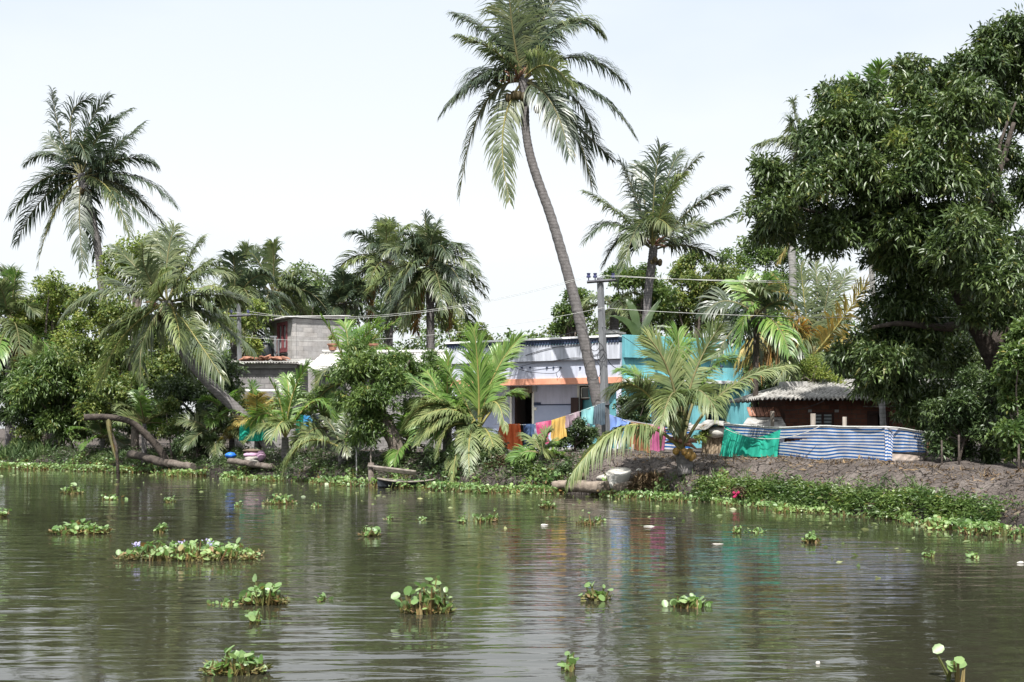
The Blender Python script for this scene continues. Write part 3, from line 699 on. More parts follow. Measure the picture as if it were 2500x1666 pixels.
# --- pair of palms left of centre
Y = 72.0
b = onground(1052, Y, -.15); r = palm_root('coconut_palm', 'dense round-crowned coconut palm standing behind the pale hipped roof', b)
trunk(r, [(b, .27)] + trunk_px(Y, [(1051, 800, .24), (1050, 720, .23), (1048, 650, .24)]), M['palm_trunk'])
auto_fronds(r, at(1048, 650, Y), 36, 4.2, [M['palm'], M['palm_dark'], M['palm'], M['palm_pale']], 21, el=(85, -50), bend=.55, n=46, L=.95, wid=.09, droop=.6)
coconuts(r, at(1045, 668, Y), 5, .16, .4, 'coconut_dark', 7)
Y = 78.0
b = onground(948, Y, -.15); r = palm_root('coconut_palm', 'coconut palm half hidden behind the round-crowned palm, left of it', b)
trunk(r, [(b, .27)] + trunk_px(Y, [(950, 800, .24), (948, 700, .23), (945, 640, .24)]), M['palm_trunk'])
auto_fronds(r, at(946, 640, Y), 26, 4.3, [M['palm'], M['palm_dark'], M['palm_pale']], 23, el=(85, -45), bend=.5, n=44, L=1.0, wid=.09, droop=.6)
Y = 76.0
b = onground(838, Y, -.15); r = palm_root('coconut_palm', 'small dark upright palm just behind the grey upper storey', b)
trunk(r, [(b, .25)] + trunk_px(Y, [(838, 850, .22), (836, 740, .22)]), M['palm_trunk'])
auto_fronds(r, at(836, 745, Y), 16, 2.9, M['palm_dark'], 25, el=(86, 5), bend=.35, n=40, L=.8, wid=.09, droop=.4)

# --- leaning palm over the water, left
Y = 50.0
b = onground(676, Y - 1.0, -.25); r = palm_root('coconut_palm', 'coconut palm whose bare trunk leans steeply left over the bank', b)
c = at(408, 738, Y)
trunk(r, [(b, .27)] + trunk_px(Y, [(640, 1068, .235), (590, 1012, .225), (530, 955, .22), (478, 900, .215), (445, 850, .215), (422, 790, .23), (408, 735, .22)]), M['palm_trunk'])
px_fronds(r, Y, c, [
    (262, 712, 155, 775, .2, dict(L=1.0)), (318, 775, 256, 812, -.8, dict(L=.8, mat='palm')), (300, 822, 246, 938, -1.4, dict(L=1.0, mat='palm_pale')), (352, 830, 345, 930, -1.6, dict(L=.8)),
    (460, 800, 548, 930, -2.2, dict(L=1.0, mat='palm')), (530, 785, 622, 862, -.2, dict(L=1.0)), (498, 742, 575, 800, -1.0, dict(L=.9)), (360, 672, 350, 610, -1.4, dict(L=.9)), (340, 662, 285, 605, .9, dict(L=.95)),
    (408, 640, 425, 556, .4, dict(L=1.0, face=.1)), (450, 650, 492, 585, .8, dict(L=1.0)), (480, 672, 560, 668, .3, dict(L=1.0)), (385, 690, 420, 660, -3., dict(L=.8, mat='palm_pale')), (330, 710, 262, 680, 1.8, {}),
    (450, 690, 510, 640, -1.4, dict(mat='palm')), (395, 640, 380, 570, 1.8, dict(face=.1)), (420, 830, 470, 920, 1.2, {}), (370, 800, 310, 880, 1.6, {}), (480, 760, 560, 780, 2.2, {}), (430, 780, 440, 850, -3.0, dict(L=.8, mat='palm_pale')), (520, 720, 600, 740, 1.4, {})],
    M['palm'], n=64, L=1.0, wid=.065, droop=.65, **FA)
coconuts(r, at(400, 760, Y), 5, .14, .35, 'coconut_dark', 9); spathes(r, at(390, 745, Y), 6, 7, .7)

# --- other palms on the left
for (nm_, lab, px, cpy, Y, n, Lf, mats, sd, el, kw) in [
    ('coconut_palm', 'bright green young coconut palm cut by the left edge of the photo', 25, 800, 64, 20, 4.4, [M['palm_young'], M['palm']], 31, (84, -30), dict(n=54, wid=.075, droop=.5)),
    ('coconut_palm', 'bushy coconut palm between the leaning palm and the grey upper storey', 575, 735, 64, 26, 4.2, [M['palm'], M['palm_pale'], M['palm_dark']], 33, (84, -45), dict(n=46, wid=.085, droop=.6)),
    ('coconut_palm', 'coconut palm with wind-swept fronds right behind the bushy one by the upper storey', 668, 720, 70, 26, 4.4, [M['palm'], M['palm_pale'], M['palm_dark']], 35, (84, -40), dict(n=46, wid=.09, droop=.6)),
    ('coconut_palm', 'low palm with drooping fronds peeping out behind the leaning utility pole', 1500, 745, 63, 10, 2.6, [M['palm'], M['palm_pale']], 39, (45, -35), dict(n=44, wid=.08, droop=.8)),
    ('coconut_palm', 'small dark palm peeping over the pale green tree at the far left', 130, 760, 66, 14, 3.0, [M['palm_dark']], 37, (70, -30), dict(n=40, wid=.085, droop=.6)),
]:
    b = onground(px, Y, -.15); r = palm_root(nm_, lab, b); c = at(px, cpy, Y)
    trunk(r, [(b, .26), ((b + c) / 2, .23), (c, .23)], M['palm_trunk']); auto_fronds(r, c, n, Lf, mats, sd, el=el, bend=.5, **kw)

# --- young palm in front of the lilac house
Y = 41.0
b = onground(1168, Y, -.1); r = palm_root('young_coconut_palm', 'bright green young coconut palm with tall fan fronds left of the orange cloth', b, 'young palms on the bank')
c = at(1168, 1050, Y)
trunk(r, [(b, .2), (at(1168, 1095, Y), .19), (c, .16)], M['palm_trunk'], per=5)
px_fronds(r, Y, c, [
    (1168, 930, 1158, 806, -.4, dict(face=0., am=.62, L=.95, droop=.25, fold=.1, stem=.2)), (1205, 920, 1272, 822, .2, dict(am=.7, L=.7, droop=.3, stem=.22, Sh=(1, 0, -.55))), (1115, 945, 1074, 880, .6, dict(L=.75, droop=.4, stem=.2)),
    (1206, 982, 1234, 1050, -1.2, dict(L=.5, droop=.8, mat='palm_pale')), (1225, 975, 1270, 965, .4, dict(L=.7, stem=.25)), (1095, 1000, 1000, 1040, -.8, dict(L=.7, mat='palm_pale')), (1100, 1040, 1068, 1115, -1.5, dict(L=.6, mat='palm_pale')),
    (1125, 1078, 1106, 1172, -1.8, dict(L=.55, mat='palm_pale')), (1060, 965, 1000, 918, .5, dict(L=.6)), (1130, 985, 1085, 975, 1.0, {}), (1132, 1050, 1088, 1150, -1.2, dict(L=.65, mat='palm_pale')), (1148, 1060, 1146, 1165, -1.9, dict(L=.6, mat='palm_pale')), (1192, 1058, 1214, 1130, -1.6, dict(L=.6, mat='palm_pale')), (1095, 1015, 1018, 1085, -.9, dict(L=.7, mat='palm_pale')), (1065, 985, 985, 1045, -.3, dict(L=.75, mat='palm_pale')), (1190, 935, 1215, 850, .8, dict(L=.75, am=.7))],
    M['palm_young'], n=125, L=.95, wid=.046, droop=.4, fold=.12)
Y = 42.0
b = onground(1092, Y, -.1); r = palm_root('young_coconut_palm', 'younger green palm pressed against the left of the tall fan palm', b, 'young palms on the bank')
c = at(1092, 1050, Y); trunk(r, [(b, .17), (c, .14)], M['palm_trunk'], per=5)
px_fronds(r, Y, c, [(1092, 950, 1095, 866, -.3, dict(face=0., am=.65, droop=.3)), (1050, 980, 1012, 990, -.8, dict(mat='palm_pale')), (1055, 1020, 1005, 1080, -.6, {}), (1070, 960, 1040, 905, .6, {}), (1125, 960, 1150, 900, .6, {}), (1120, 1010, 1150, 1060, -1.2, dict(mat='palm_pale')), (1080, 1030, 1045, 1110, -1.0, {})], M['palm_young'], n=54, L=.7, wid=.05, droop=.45, fold=.12)

# --- young palm with coconuts
Y = 34.4
b = onground(1676, Y - .2, -.1); r = palm_root('young_coconut_palm', 'squat young coconut palm with yellow coconuts beside the green netting', b, 'young palms on the bank')
c = at(1664, 1100, Y)
trunk(r, [(b, .22), (at(1670, 1125, Y), .23), (c, .17)], M['palm_trunk'], per=5)
px_fronds(r, Y, c, [
    (1532, 1040, 1392, 1165, -.6, dict(L=1.25, droop=1.5, n=110, am=1.1, fold=-.05, roll=0, mat='palm_pale', stem=.2)), (1640, 930, 1582, 824, -.3, dict(face=0., am=.7, L=.8, droop=.3, stem=.4)), (1690, 930, 1762, 792, .3, dict(L=.8, droop=.3, stem=.35, Sh=(1, .2, .55))),
    (1585, 950, 1520, 905, .5, dict(L=.75, stem=.35)), (1572, 955, 1498, 960, -.6, dict(L=.9, stem=.35, mat='palm')), (1650, 962, 1612, 1040, -2.2, dict(L=.85, droop=.6, stem=.3)), (1692, 960, 1752, 1010, -1.8, dict(L=.9, droop=.6, stem=.3)),
    (1778, 950, 1935, 893, -.4, dict(L=.85, droop=.55, stem=.25)), (1660, 920, 1655, 815, .6, dict(face=.0, am=.65, L=.8, droop=.3, stem=.4)), (1715, 930, 1790, 875, .8, dict(L=.8, stem=.35)), (1605, 990, 1530, 1010, .9, dict(L=.8, stem=.3)),
    (1640, 1010, 1650, 1060, -1.2, dict(L=.5, droop=.9))],
    [M['palm_young'], M['palm'], M['palm_pale']], n=92, L=.9, wid=.042, droop=.45, fold=.12, rs=1.15)
coconuts(r, at(1672, 1094, Y - .2), 8, .095, .27, 'coconut', 12, .25); spathes(r, at(1664, 1085, Y), 7, 9, .5)

# --- small palms on the left bank
Y = 46.5
b = onground(696, Y, -.1); r = palm_root('young_coconut_palm', 'green young palm with two upright fronds beside the foot of the leaning trunk', b, 'young palms on the bank')
c = at(696, 1068, Y); trunk(r, [(b, .16), (c, .13)], M['palm_trunk'], per=5)
px_fronds(r, Y, c, [(686, 990, 660, 930, -.2, dict(L=.6, droop=.2)), (714, 965, 752, 890, .3, dict(L=.8, droop=.4)), (770, 980, 820, 1040, -.3, dict(L=.8)), (655, 1010, 610, 1040, .5, {}), (730, 1010, 770, 1000, 1., {}), (660, 1040, 600, 1075, -.8, dict(mat='palm_pale')), (705, 980, 700, 920, .8, dict(face=.0)), (690, 1030, 660, 1075, -1.2, dict(mat='palm_pale'))], M['palm_young'], n=54, L=.75, wid=.055, droop=.45, **FA)
Y = 44.0
b = onground(836, Y, -.1); r = palm_root('young_coconut_palm', 'low palm sending one pale frond left down to the water', b, 'young palms on the bank')
c = at(832, 1094, Y); trunk(r, [(b, .15), (c, .12)], M['palm_trunk'], per=4)
px_fronds(r, Y, c, [(745, 1080, 690, 1160, -.7, dict(L=1.0, droop=.7, mat='palm_pale')), (860, 1060, 890, 1050, .4, {}), (815, 1050, 790, 1020, .5, {}), (850, 1050, 865, 1000, .6, {}), (800, 1075, 760, 1060, .7, {}), (838, 1075, 850, 1110, -1., {})], M['palm'], n=50, L=.6, wid=.05, droop=.6, **FA)
Y = 47.5
b = onground(852, Y, -.1); r = palm_root('young_coconut_palm', 'young palm with upright fronds rising behind the leafy tree on the bank', b, 'young palms on the bank')
c = at(852, 935, Y); trunk(r, [(b, .17), (c, .14)], M['palm_trunk'], per=5)
px_fronds(r, Y, c, [(828, 850, 786, 776, -.1, dict(L=.7, droop=.25)), (874, 850, 930, 782, .2, dict(L=.75)), (890, 850, 975, 780, .5, dict(L=.5)), (850, 840, 840, 790, .5, dict(face=0.)), (890, 870, 950, 850, -.5, {}), (810, 900, 770, 940, -.6, dict(mat='palm')), (800, 950, 765, 1000, -.4, dict(mat='palm')), (865, 840, 885, 800, .8, {}), (800, 920, 760, 900, .6, {})], M['palm_young'], n=54, L=.75, wid=.055, droop=.45, **FA)
for (lab, px, cpy, Y, n, Lf, mats, sd, el) in [
    ('young palm with fan-like pale fronds above the drooping bare trunk', 352, 1035, 53, 9, 2.3, [M['palm_pale'], M['palm_young']], 41, (88, 15)),
    ('young palm with one orange dying frond behind the leaning trunk', 628, 1035, 50, 11, 2.3, [M['palm_young'], M['palm'], M['palm_young'], M['palm_young'], M['palm_yellow']], 43, (85, 10)),
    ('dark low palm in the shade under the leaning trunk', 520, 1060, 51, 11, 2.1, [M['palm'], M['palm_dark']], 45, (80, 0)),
    ('tiny yellow-green palm poking out of the dark bushes at the left', 92, 890, 61, 8, 1.5, [M['palm_pale']], 47, (80, 10)),
    ('young palm with long feathery fronds rising left of the emerald sheet', 566, 1030, 51.5, 11, 2.5, [M['palm_young'], M['palm'], M['palm_pale']], 61, (85, 5)),
    ('young palm with arching fronds hiding the white sack beside the bank tree', 800, 1050, 47.5, 10, 2.2, [M['palm_young'], M['palm'], M['palm_pale']], 63, (80, 0)),
    ('low palm right of the forked trunk of the bank tree', 1000, 1085, 43, 10, 1.9, [M['palm_young'], M['palm'], M['palm_pale']], 65, (75, -5)),
    ('feathery young palm in the gap between dark bushes left of the bending bare trunk', 250, 1070, 57, 9, 2.0, [M['palm_young'], M['palm']], 67, (80, 0)),
    ('low palm with folded fronds on the bank below the pink towel', 1322, 1135, 38.6, 7, 1.25, [M['palm_young'], M['palm_pale']], 49, (70, 5)),
]:
    b = onground(px, Y, -.1); c = at(px, cpy, Y)
    if c.z < b.z + .2: c.z = b.z + .25
    r = palm_root('young_coconut_palm', lab, b, 'young palms on the bank'); trunk(r, [(b, .13), (c, .1)], M['palm_trunk'], per=4)
    auto_fronds(r, c, n, Lf, mats, sd, el=el, bend=.45, n=46, L=.6, wid=.055, droop=.5)

# --- palms on the right
Y = 43.0
b = onground(1845, Y, -.1); r = palm_root('areca_palm', 'slender dark areca palm on a thin trunk left of the brick house', b, 'areca palms')
c = at(1846, 770, Y)
trunk(r, [(b, .11)] + trunk_px(Y, [(1844, 1000, .10), (1846, 880, .095), (1846, 780, .10)]), M['bark_dark'], n=9)
auto_fronds(r, c, 14, 2.5, [M['palm_dark'], M['palm'], M['palm_young']], 51, el=(80, -25), bend=.6, n=36, L=.75, wid=.08, droop=.5)
Y = 50.0
b = onground(1990, Y, -.1); r = palm_root('coconut_palm', 'yellowing coconut palm squeezed between the areca palm and the mango tree', b)
c = at(1985, 868, Y)
trunk(r, [(b, .24), (at(1988, 950, Y), .22), (c, .2)], M['palm_trunk'], per=6)
px_fronds(r, Y, c, [
    (1968, 770, 1955, 650, .3, dict(face=0., L=.9, mat='palm')), (2010, 770, 2030, 660, .6, dict(face=0., L=.9)), (2048, 790, 2118, 688, -.5, dict(L=.95, face=.3, mat='palm_yellow')), (1905, 815, 1835, 930, -.8, dict(L=1.1, face=.3, mat='palm_dry', droop=1.2)), (1890, 800, 1800, 880, -.9, dict(L=1.2, mat='palm_yellow', droop=1.4)), (1915, 760, 1880, 690, -.4, dict(L=.7, mat='palm_yellow')), (1945, 760, 1888, 672, .2, dict(L=.7, mat='palm_yellow')),
    (1900, 830, 1800, 905, -.6, dict(L=1.0, mat='palm_yellow', droop=.9)), (1905, 850, 1790, 960, .2, dict(L=.9, mat='palm_dry', droop=1.1)), (1890, 815, 1780, 870, .8, dict(L=.9, mat='palm_pale', droop=.9)), (1965, 890, 1925, 925, -1.4, dict(L=.6, mat='palm_pale', droop=.8)),
    (1990, 885, 2005, 930, -1.6, dict(L=.5, mat='palm_pale', droop=.8)), (2060, 830, 2120, 850, .2, dict(mat='palm_yellow')), (1930, 790, 1860, 780, .8, dict(mat='palm')), (2030, 740, 2075, 660, 1.2, {}), (1995, 740, 1990, 640, 1.4, dict(face=0.)), (1960, 830, 1900, 930, -1.2, dict(mat='palm'))],
    M['palm'], n=54, L=.85, wid=.065, droop=.55, **FA)
Y = 58.0
b = onground(1938, Y, -.1); r = palm_root('coconut_palm', 'coconut palm whose drooping fronds stick out left of the mango crown', b)
c = at(1985, 360, Y)
trunk(r, [(b, .2)] + trunk_px(Y, [(1936, 700, .18), (1934, 600, .18), (1955, 480, .18), (1985, 360, .2)]), M['areca_trunk'])
px_fronds(r, Y, c, [(1935, 340, 1852, 352, -.3, dict(L=1.0)), (1945, 290, 1938, 248, .0, dict(L=.8)), (1940, 320, 1935, 300, -1, {}), (1935, 400, 1965, 560, .5, {}), (2010, 480, 1975, 640, .8, dict(mat='palm_yellow')), (1950, 520, 1900, 640, .4, dict(mat='palm_yellow')), (2050, 330, 2120, 380, .8, {}), (2000, 280, 2020, 240, .4, {}), (1985, 480, 2030, 650, 1., {})], M['palm'], n=50, L=.85, wid=.075, droop=.7, **FA)
Y = 46.0
b = onground(2158, 39.0, -.1); r = palm_root('areca_palm', 'pale slender areca palm standing in front of the brick doorway, top lost in mango leaves', b, 'areca palms')
c = at(2125, 262, 40.5)
trunk(r, [(b, .10), (at(2154, 1000, 39.2), .10), (at(2138, 790, 39.8), .095), (at(2126, 620, 40), .09), (at(2122, 420, 40.3), .085), (c, .09)], M['areca_trunk'], n=10)
auto_fronds(r, c, 10, 1.7, [M['palm_young']], 55, el=(85, 15), bend=.3, n=26, L=.5, wid=.09, droop=.3)


# ---------------------------------------------------------------- broadleaf trees and bushes
def leaves_np(cent, dirs, ln, wd, fold=.25, droop=0.):
    """diamond leaves, each two triangles folded along the midrib"""
    N = len(cent); d = dirs / (np.linalg.norm(dirs, axis=1)[:, None] + 1e-9)
    rnd = rng.normal(0, 1, (N, 3)); s = np.cross(d, rnd * .55 + np.array((0, 0, 1.))); s /= np.linalg.norm(s, axis=1)[:, None] + 1e-9
    u = np.cross(s, d); u *= np.sign(u[:, 2:3] + 1e-6)
    ln = np.asarray(ln)[:, None]; wd = np.asarray(wd)[:, None]
    tip = cent + d * ln - np.array((0, 0, 1.)) * ln * droop
    mid = cent + d * ln * .48
    l = mid + s * wd * .5 + u * wd * fold; r = mid - s * wd * .5 + u * wd * fold
    V = np.stack([cent, l, tip, r], 1).reshape(-1, 3); k = np.arange(N) * 4
    Tn = np.concatenate([np.stack([k, k + 1, k + 2], 1), np.stack([k, k + 2, k + 3], 1)])
    return V, Tn


def crown_np(blobs, nclump, per, ls, lw, spread, drooping=.5, inner=.25, seed=0, wob=.22, out=.5):
    """blobs: (x, y, z, rx, ry, rz). Rosettes of leaves sit through the outer part of each blob."""
    rd = np.random.default_rng(seed); cs = []; ds = []
    sub = []
    for b in blobs:
        for _ in range(6):
            d = rd.normal(0, 1, 3); d /= np.linalg.norm(d); d[2] = d[2] if d[2] > -.5 else -d[2]
            k = rd.uniform(.38, .6); o_ = rd.uniform(.35, .80)
            sub.append((b[0] + d[0] * b[3] * o_, b[1] + d[1] * b[4] * o_, b[2] + d[2] * b[5] * o_, b[3] * k, b[4] * k, b[5] * k * .85))
    blobs = sub
    vol = np.array([b[3] * b[5] + .6 * b[3] * b[4] for b in blobs]); cnt = np.maximum(4, (nclump * vol / vol.sum())).astype(int)
    for b, k in zip(blobs, cnt):
        d = rd.normal(0, 1, (k, 3)); d /= np.linalg.norm(d, axis=1)[:, None]
        d[:, 2] = np.where(d[:, 2] < -.55, -d[:, 2], d[:, 2])
        rr = np.where(rd.random(k) < inner, rd.uniform(.25, .75, k), rd.uniform(.78, 1.05, k))
        ph = rd.uniform(0, 6.28, 6)
        rr *= 1 + wob * (np.sin(d[:, 0] * 5 + ph[0]) * np.sin(d[:, 2] * 6 + ph[1]) + .6 * np.sin(d[:, 1] * 9 + ph[2]) * np.sin(d[:, 0] * 11 + ph[3]))
        cs.append(np.array(b[:3]) + d * rr[:, None] * np.array(b[3:6])); ds.append(d)
    C = np.vstack(cs); Dn = np.vstack(ds); n = len(C)
    Cc = np.repeat(C, per, 0); Dd = np.repeat(Dn, per, 0); m = len(Cc)
    rdv = rd.normal(0, 1, (m, 3)); rdv /= np.linalg.norm(rdv, axis=1)[:, None]
    dirs = Dd * out + rdv * 1.0 + np.array((0, 0, -1.)) * drooping * rd.uniform(.3, 1.4, (m, 1))
    dirs /= np.linalg.norm(dirs, axis=1)[:, None]
    cent = Cc + rd.normal(0, spread, (m, 3)) + dirs * spread * .3
    return leaves_np(cent, dirs, ls * rd.uniform(.6, 1.2, m), lw * rd.uniform(.7, 1.2, m), droop=.12)


def tree(name, label, cat, base, blobs, nclump, per, ls, lw, mat, spread=.1, trunk_pts=None, limbs=(), bark='bark', group=None, drooping=.4, inner=.25, seed=0, extra=None, crown_name='crown', wob=.22):
    r = empty(name, base); tag(r, label, cat, group)
    V, T = crown_np(blobs, nclump, per, ls, lw, spread, drooping, inner, seed, wob)
    np_obj(crown_name, V, [T], mat, [0], r)
    if extra is not None:
        V, T = crown_np(*extra[:1], **extra[1]); np_obj('young_leaves', V, [T], extra[2], [0], r)
    if trunk_pts:
        mb = MB(); P, rd = smooth_path(trunk_pts, 6); mb.tube(P, rd, 9, jit=.07)
        for l in limbs:
            P, rd = smooth_path(l, 5); mb.tube(P, rd, 7, jit=.08)
        mb.build('trunk', M[bark], r, world=True)
    return r


def pb(px, py, rp, Y, dy=0., ry=None, sx=1., sz=1.):
    """a blob from a photo position and a radius in photo pixels, at distance Y"""
    p = at(px, py, Y + dy); q = rp / F * Y
    return (p.x, p.y, p.z, q * sx, ry or q * .95, q * sz)


def auto_limbs(base_pt, r0, blobs, rd, k=6):
    out = []
    for b in rd.sample(list(blobs), min(k, len(blobs))):
        e = Vector(b[:3]); m = (base_pt * .55 + e * .45) + Vector((rd.uniform(-.2, .2), rd.uniform(-.2, .2), rd.uniform(.0, .35)))
        out.append([(base_pt, r0), (m, r0 * .6), (e, r0 * .22)])
    return out


# big mango on the right
Y = 35.0
mb_ = [(1875, 455, 58, 0), (1885, 520, 62, -.6), (1865, 580, 48, 0), (1930, 470, 60, .5), (1930, 560, 62, .8), (2020, 275, 62, .3), (2080, 265, 66, .8), (2010, 350, 80, -.6), (2110, 340, 80, -.8), (1980, 430, 72, .2), (2060, 450, 92, -1.2),
       (2225, 190, 50, .2), (2245, 250, 62, -.3), (2310, 215, 52, .6), (2390, 190, 70, .2), (2430, 120, 60, .4), (2490, 100, 62, .2), (2520, 180, 90, .6), (2180, 380, 92, .2), (2270, 350, 96, -.8), (2370, 300, 92, -.9), (2460, 290, 70, .8),
       (2150, 500, 100, -.6), (2260, 480, 95, -1.3), (2360, 440, 90, -.4), (2080, 570, 88, -.5), (2000, 560, 66, .2), (2190, 610, 96, -.9), (2300, 590, 92, -.6), (2420, 540, 62, .5), (2500, 480, 52, 1.2), (2150, 640, 52, .3), (2230, 700, 84, -.2), (2340, 690, 62, -.9), (2440, 660, 72, -1.2), (2420, 705, 66, -2.2), (2350, 620, 80, -2.0), (2260, 1045, 50, .4), (2320, 1060, 52, 1.0), (2225, 1005, 40, .3), (2385, 1010, 56, 2.0), (2500, 720, 66, -.8), (2500, 940, 60, -.5), (2510, 1020, 60, -.3), (2470, 380, 50, .4), (2530, 330, 70, .8), (2530, 560, 60, .4), (2460, 760, 56, -1.0), (2520, 820, 60, -.4), (2400, 770, 44, -1.2),
       (2150, 830, 54, .6), (2190, 800, 84, .3), (2270, 800, 74, .9), (2090, 870, 56, .2), (2160, 900, 76, -.2), (2240, 890, 74, .5), (2200, 960, 62, .2), (2275, 975, 58, .8), (2340, 880, 60, 1.6), (2340, 980, 60, 1.8), (2420, 960, 60, 2.2), (2490, 880, 60, 2.0), (2130, 950, 40, .3)]
blobs = [pb(a, b_, c_ * 1.02, Y, d * 1.5, ry=c_ / F * Y * 1.15) for a, b_, c_, d in mb_]
base = onground(2432, 36.0, -.2)
tp = [(base, .50), (at(2436, 1000, 36), .40), (at(2440, 900, 35.8), .36), (at(2418, 850, 35.6), .33), (at(2385, 790, 35.4), .28), (at(2345, 715, 35), .24), (at(2300, 640, 35), .19), (at(2250, 540, 35), .13), (at(2200, 440, 35), .08)]
lm = [[(at(2432, 860, 35.7), .28), (at(2470, 780, 35.5), .22), (at(2510, 700, 35.4), .18), (at(2520, 560, 35.4), .12)], [(at(2385, 790, 35.4), .2), (at(2300, 800, 35), .12), (at(2200, 790, 34.8), .08), (at(2130, 800, 34.6), .05)],
      [(at(2345, 715, 35), .18), (at(2400, 560, 35.2), .12), (at(2440, 420, 35.2), .09), (at(2475, 300, 35.2), .06)], [(at(2300, 640, 35), .14), (at(2160, 580, 34.8), .09), (at(2000, 520, 34.8), .05), (at(1890, 500, 34.9), .03)],
      [(at(2250, 540, 35), .11), (at(2140, 400, 35), .07), (at(2050, 320, 35), .04)], [(at(2460, 395, 35.2), .07), (at(2440, 360, 35.2), .05), (at(2480, 250, 35.3), .03)]]
tree('mango_tree', 'huge dark mango tree overhanging the brick house and the bank at the right', 'tree', base, blobs, 16500, 9, .245, .066, M['mango'], .085, tp, lm, 'bark_dark', None, .75, .30, 61,
     extra=([pb(2000, 470, 30, Y, -2), pb(2190, 350, 26, Y, -2), pb(2330, 385, 22, Y, -2.2), pb(2060, 250, 30, Y, -1.2)], dict(nclump=26, per=8, ls=.22, lw=.06, spread=.07, drooping=.4, seed=5), M['leaf_mid']))

# leafy tree on the bank, centre
Y = 42.5
cb = [(870, 870, 42, 0), (905, 905, 55, -.4), (850, 930, 45, .1), (950, 895, 48, .2), (1012, 922, 40, .5), (900, 980, 62, -.5), (960, 960, 58, -.2), (870, 1030, 52, -.3), (930, 1050, 46, 0), (1000, 930, 44, .6), (975, 905, 36, .6), (1010, 990, 38, .6), (850, 985, 34, .2), (880, 1080, 34, -.2)]
blobs = [pb(a, b_, c_, Y, d * 1.2) for a, b_, c_, d in cb]
base = onground(978, Y, -.15)
tree('bank_tree', 'leafy tree with a forked grey trunk on the bank before the hipped roof', 'tree', base, blobs, 1900, 9, .21, .062, M['leaf_green'], .08,
     [(base, .34), (at(968, 1090, Y), .29), (at(945, 1040, Y), .26), (at(925, 1000, Y), .2), (at(910, 930, Y), .12), (at(900, 870, Y), .06)], [[(at(945, 1040, Y), .16), (at(900, 1030, Y), .1), (at(870, 990, Y), .05)], [(at(930, 1000, Y), .14), (at(970, 930, Y), .08), (at(1000, 880, Y), .04)]], 'bark', None, .7, .25, 63)

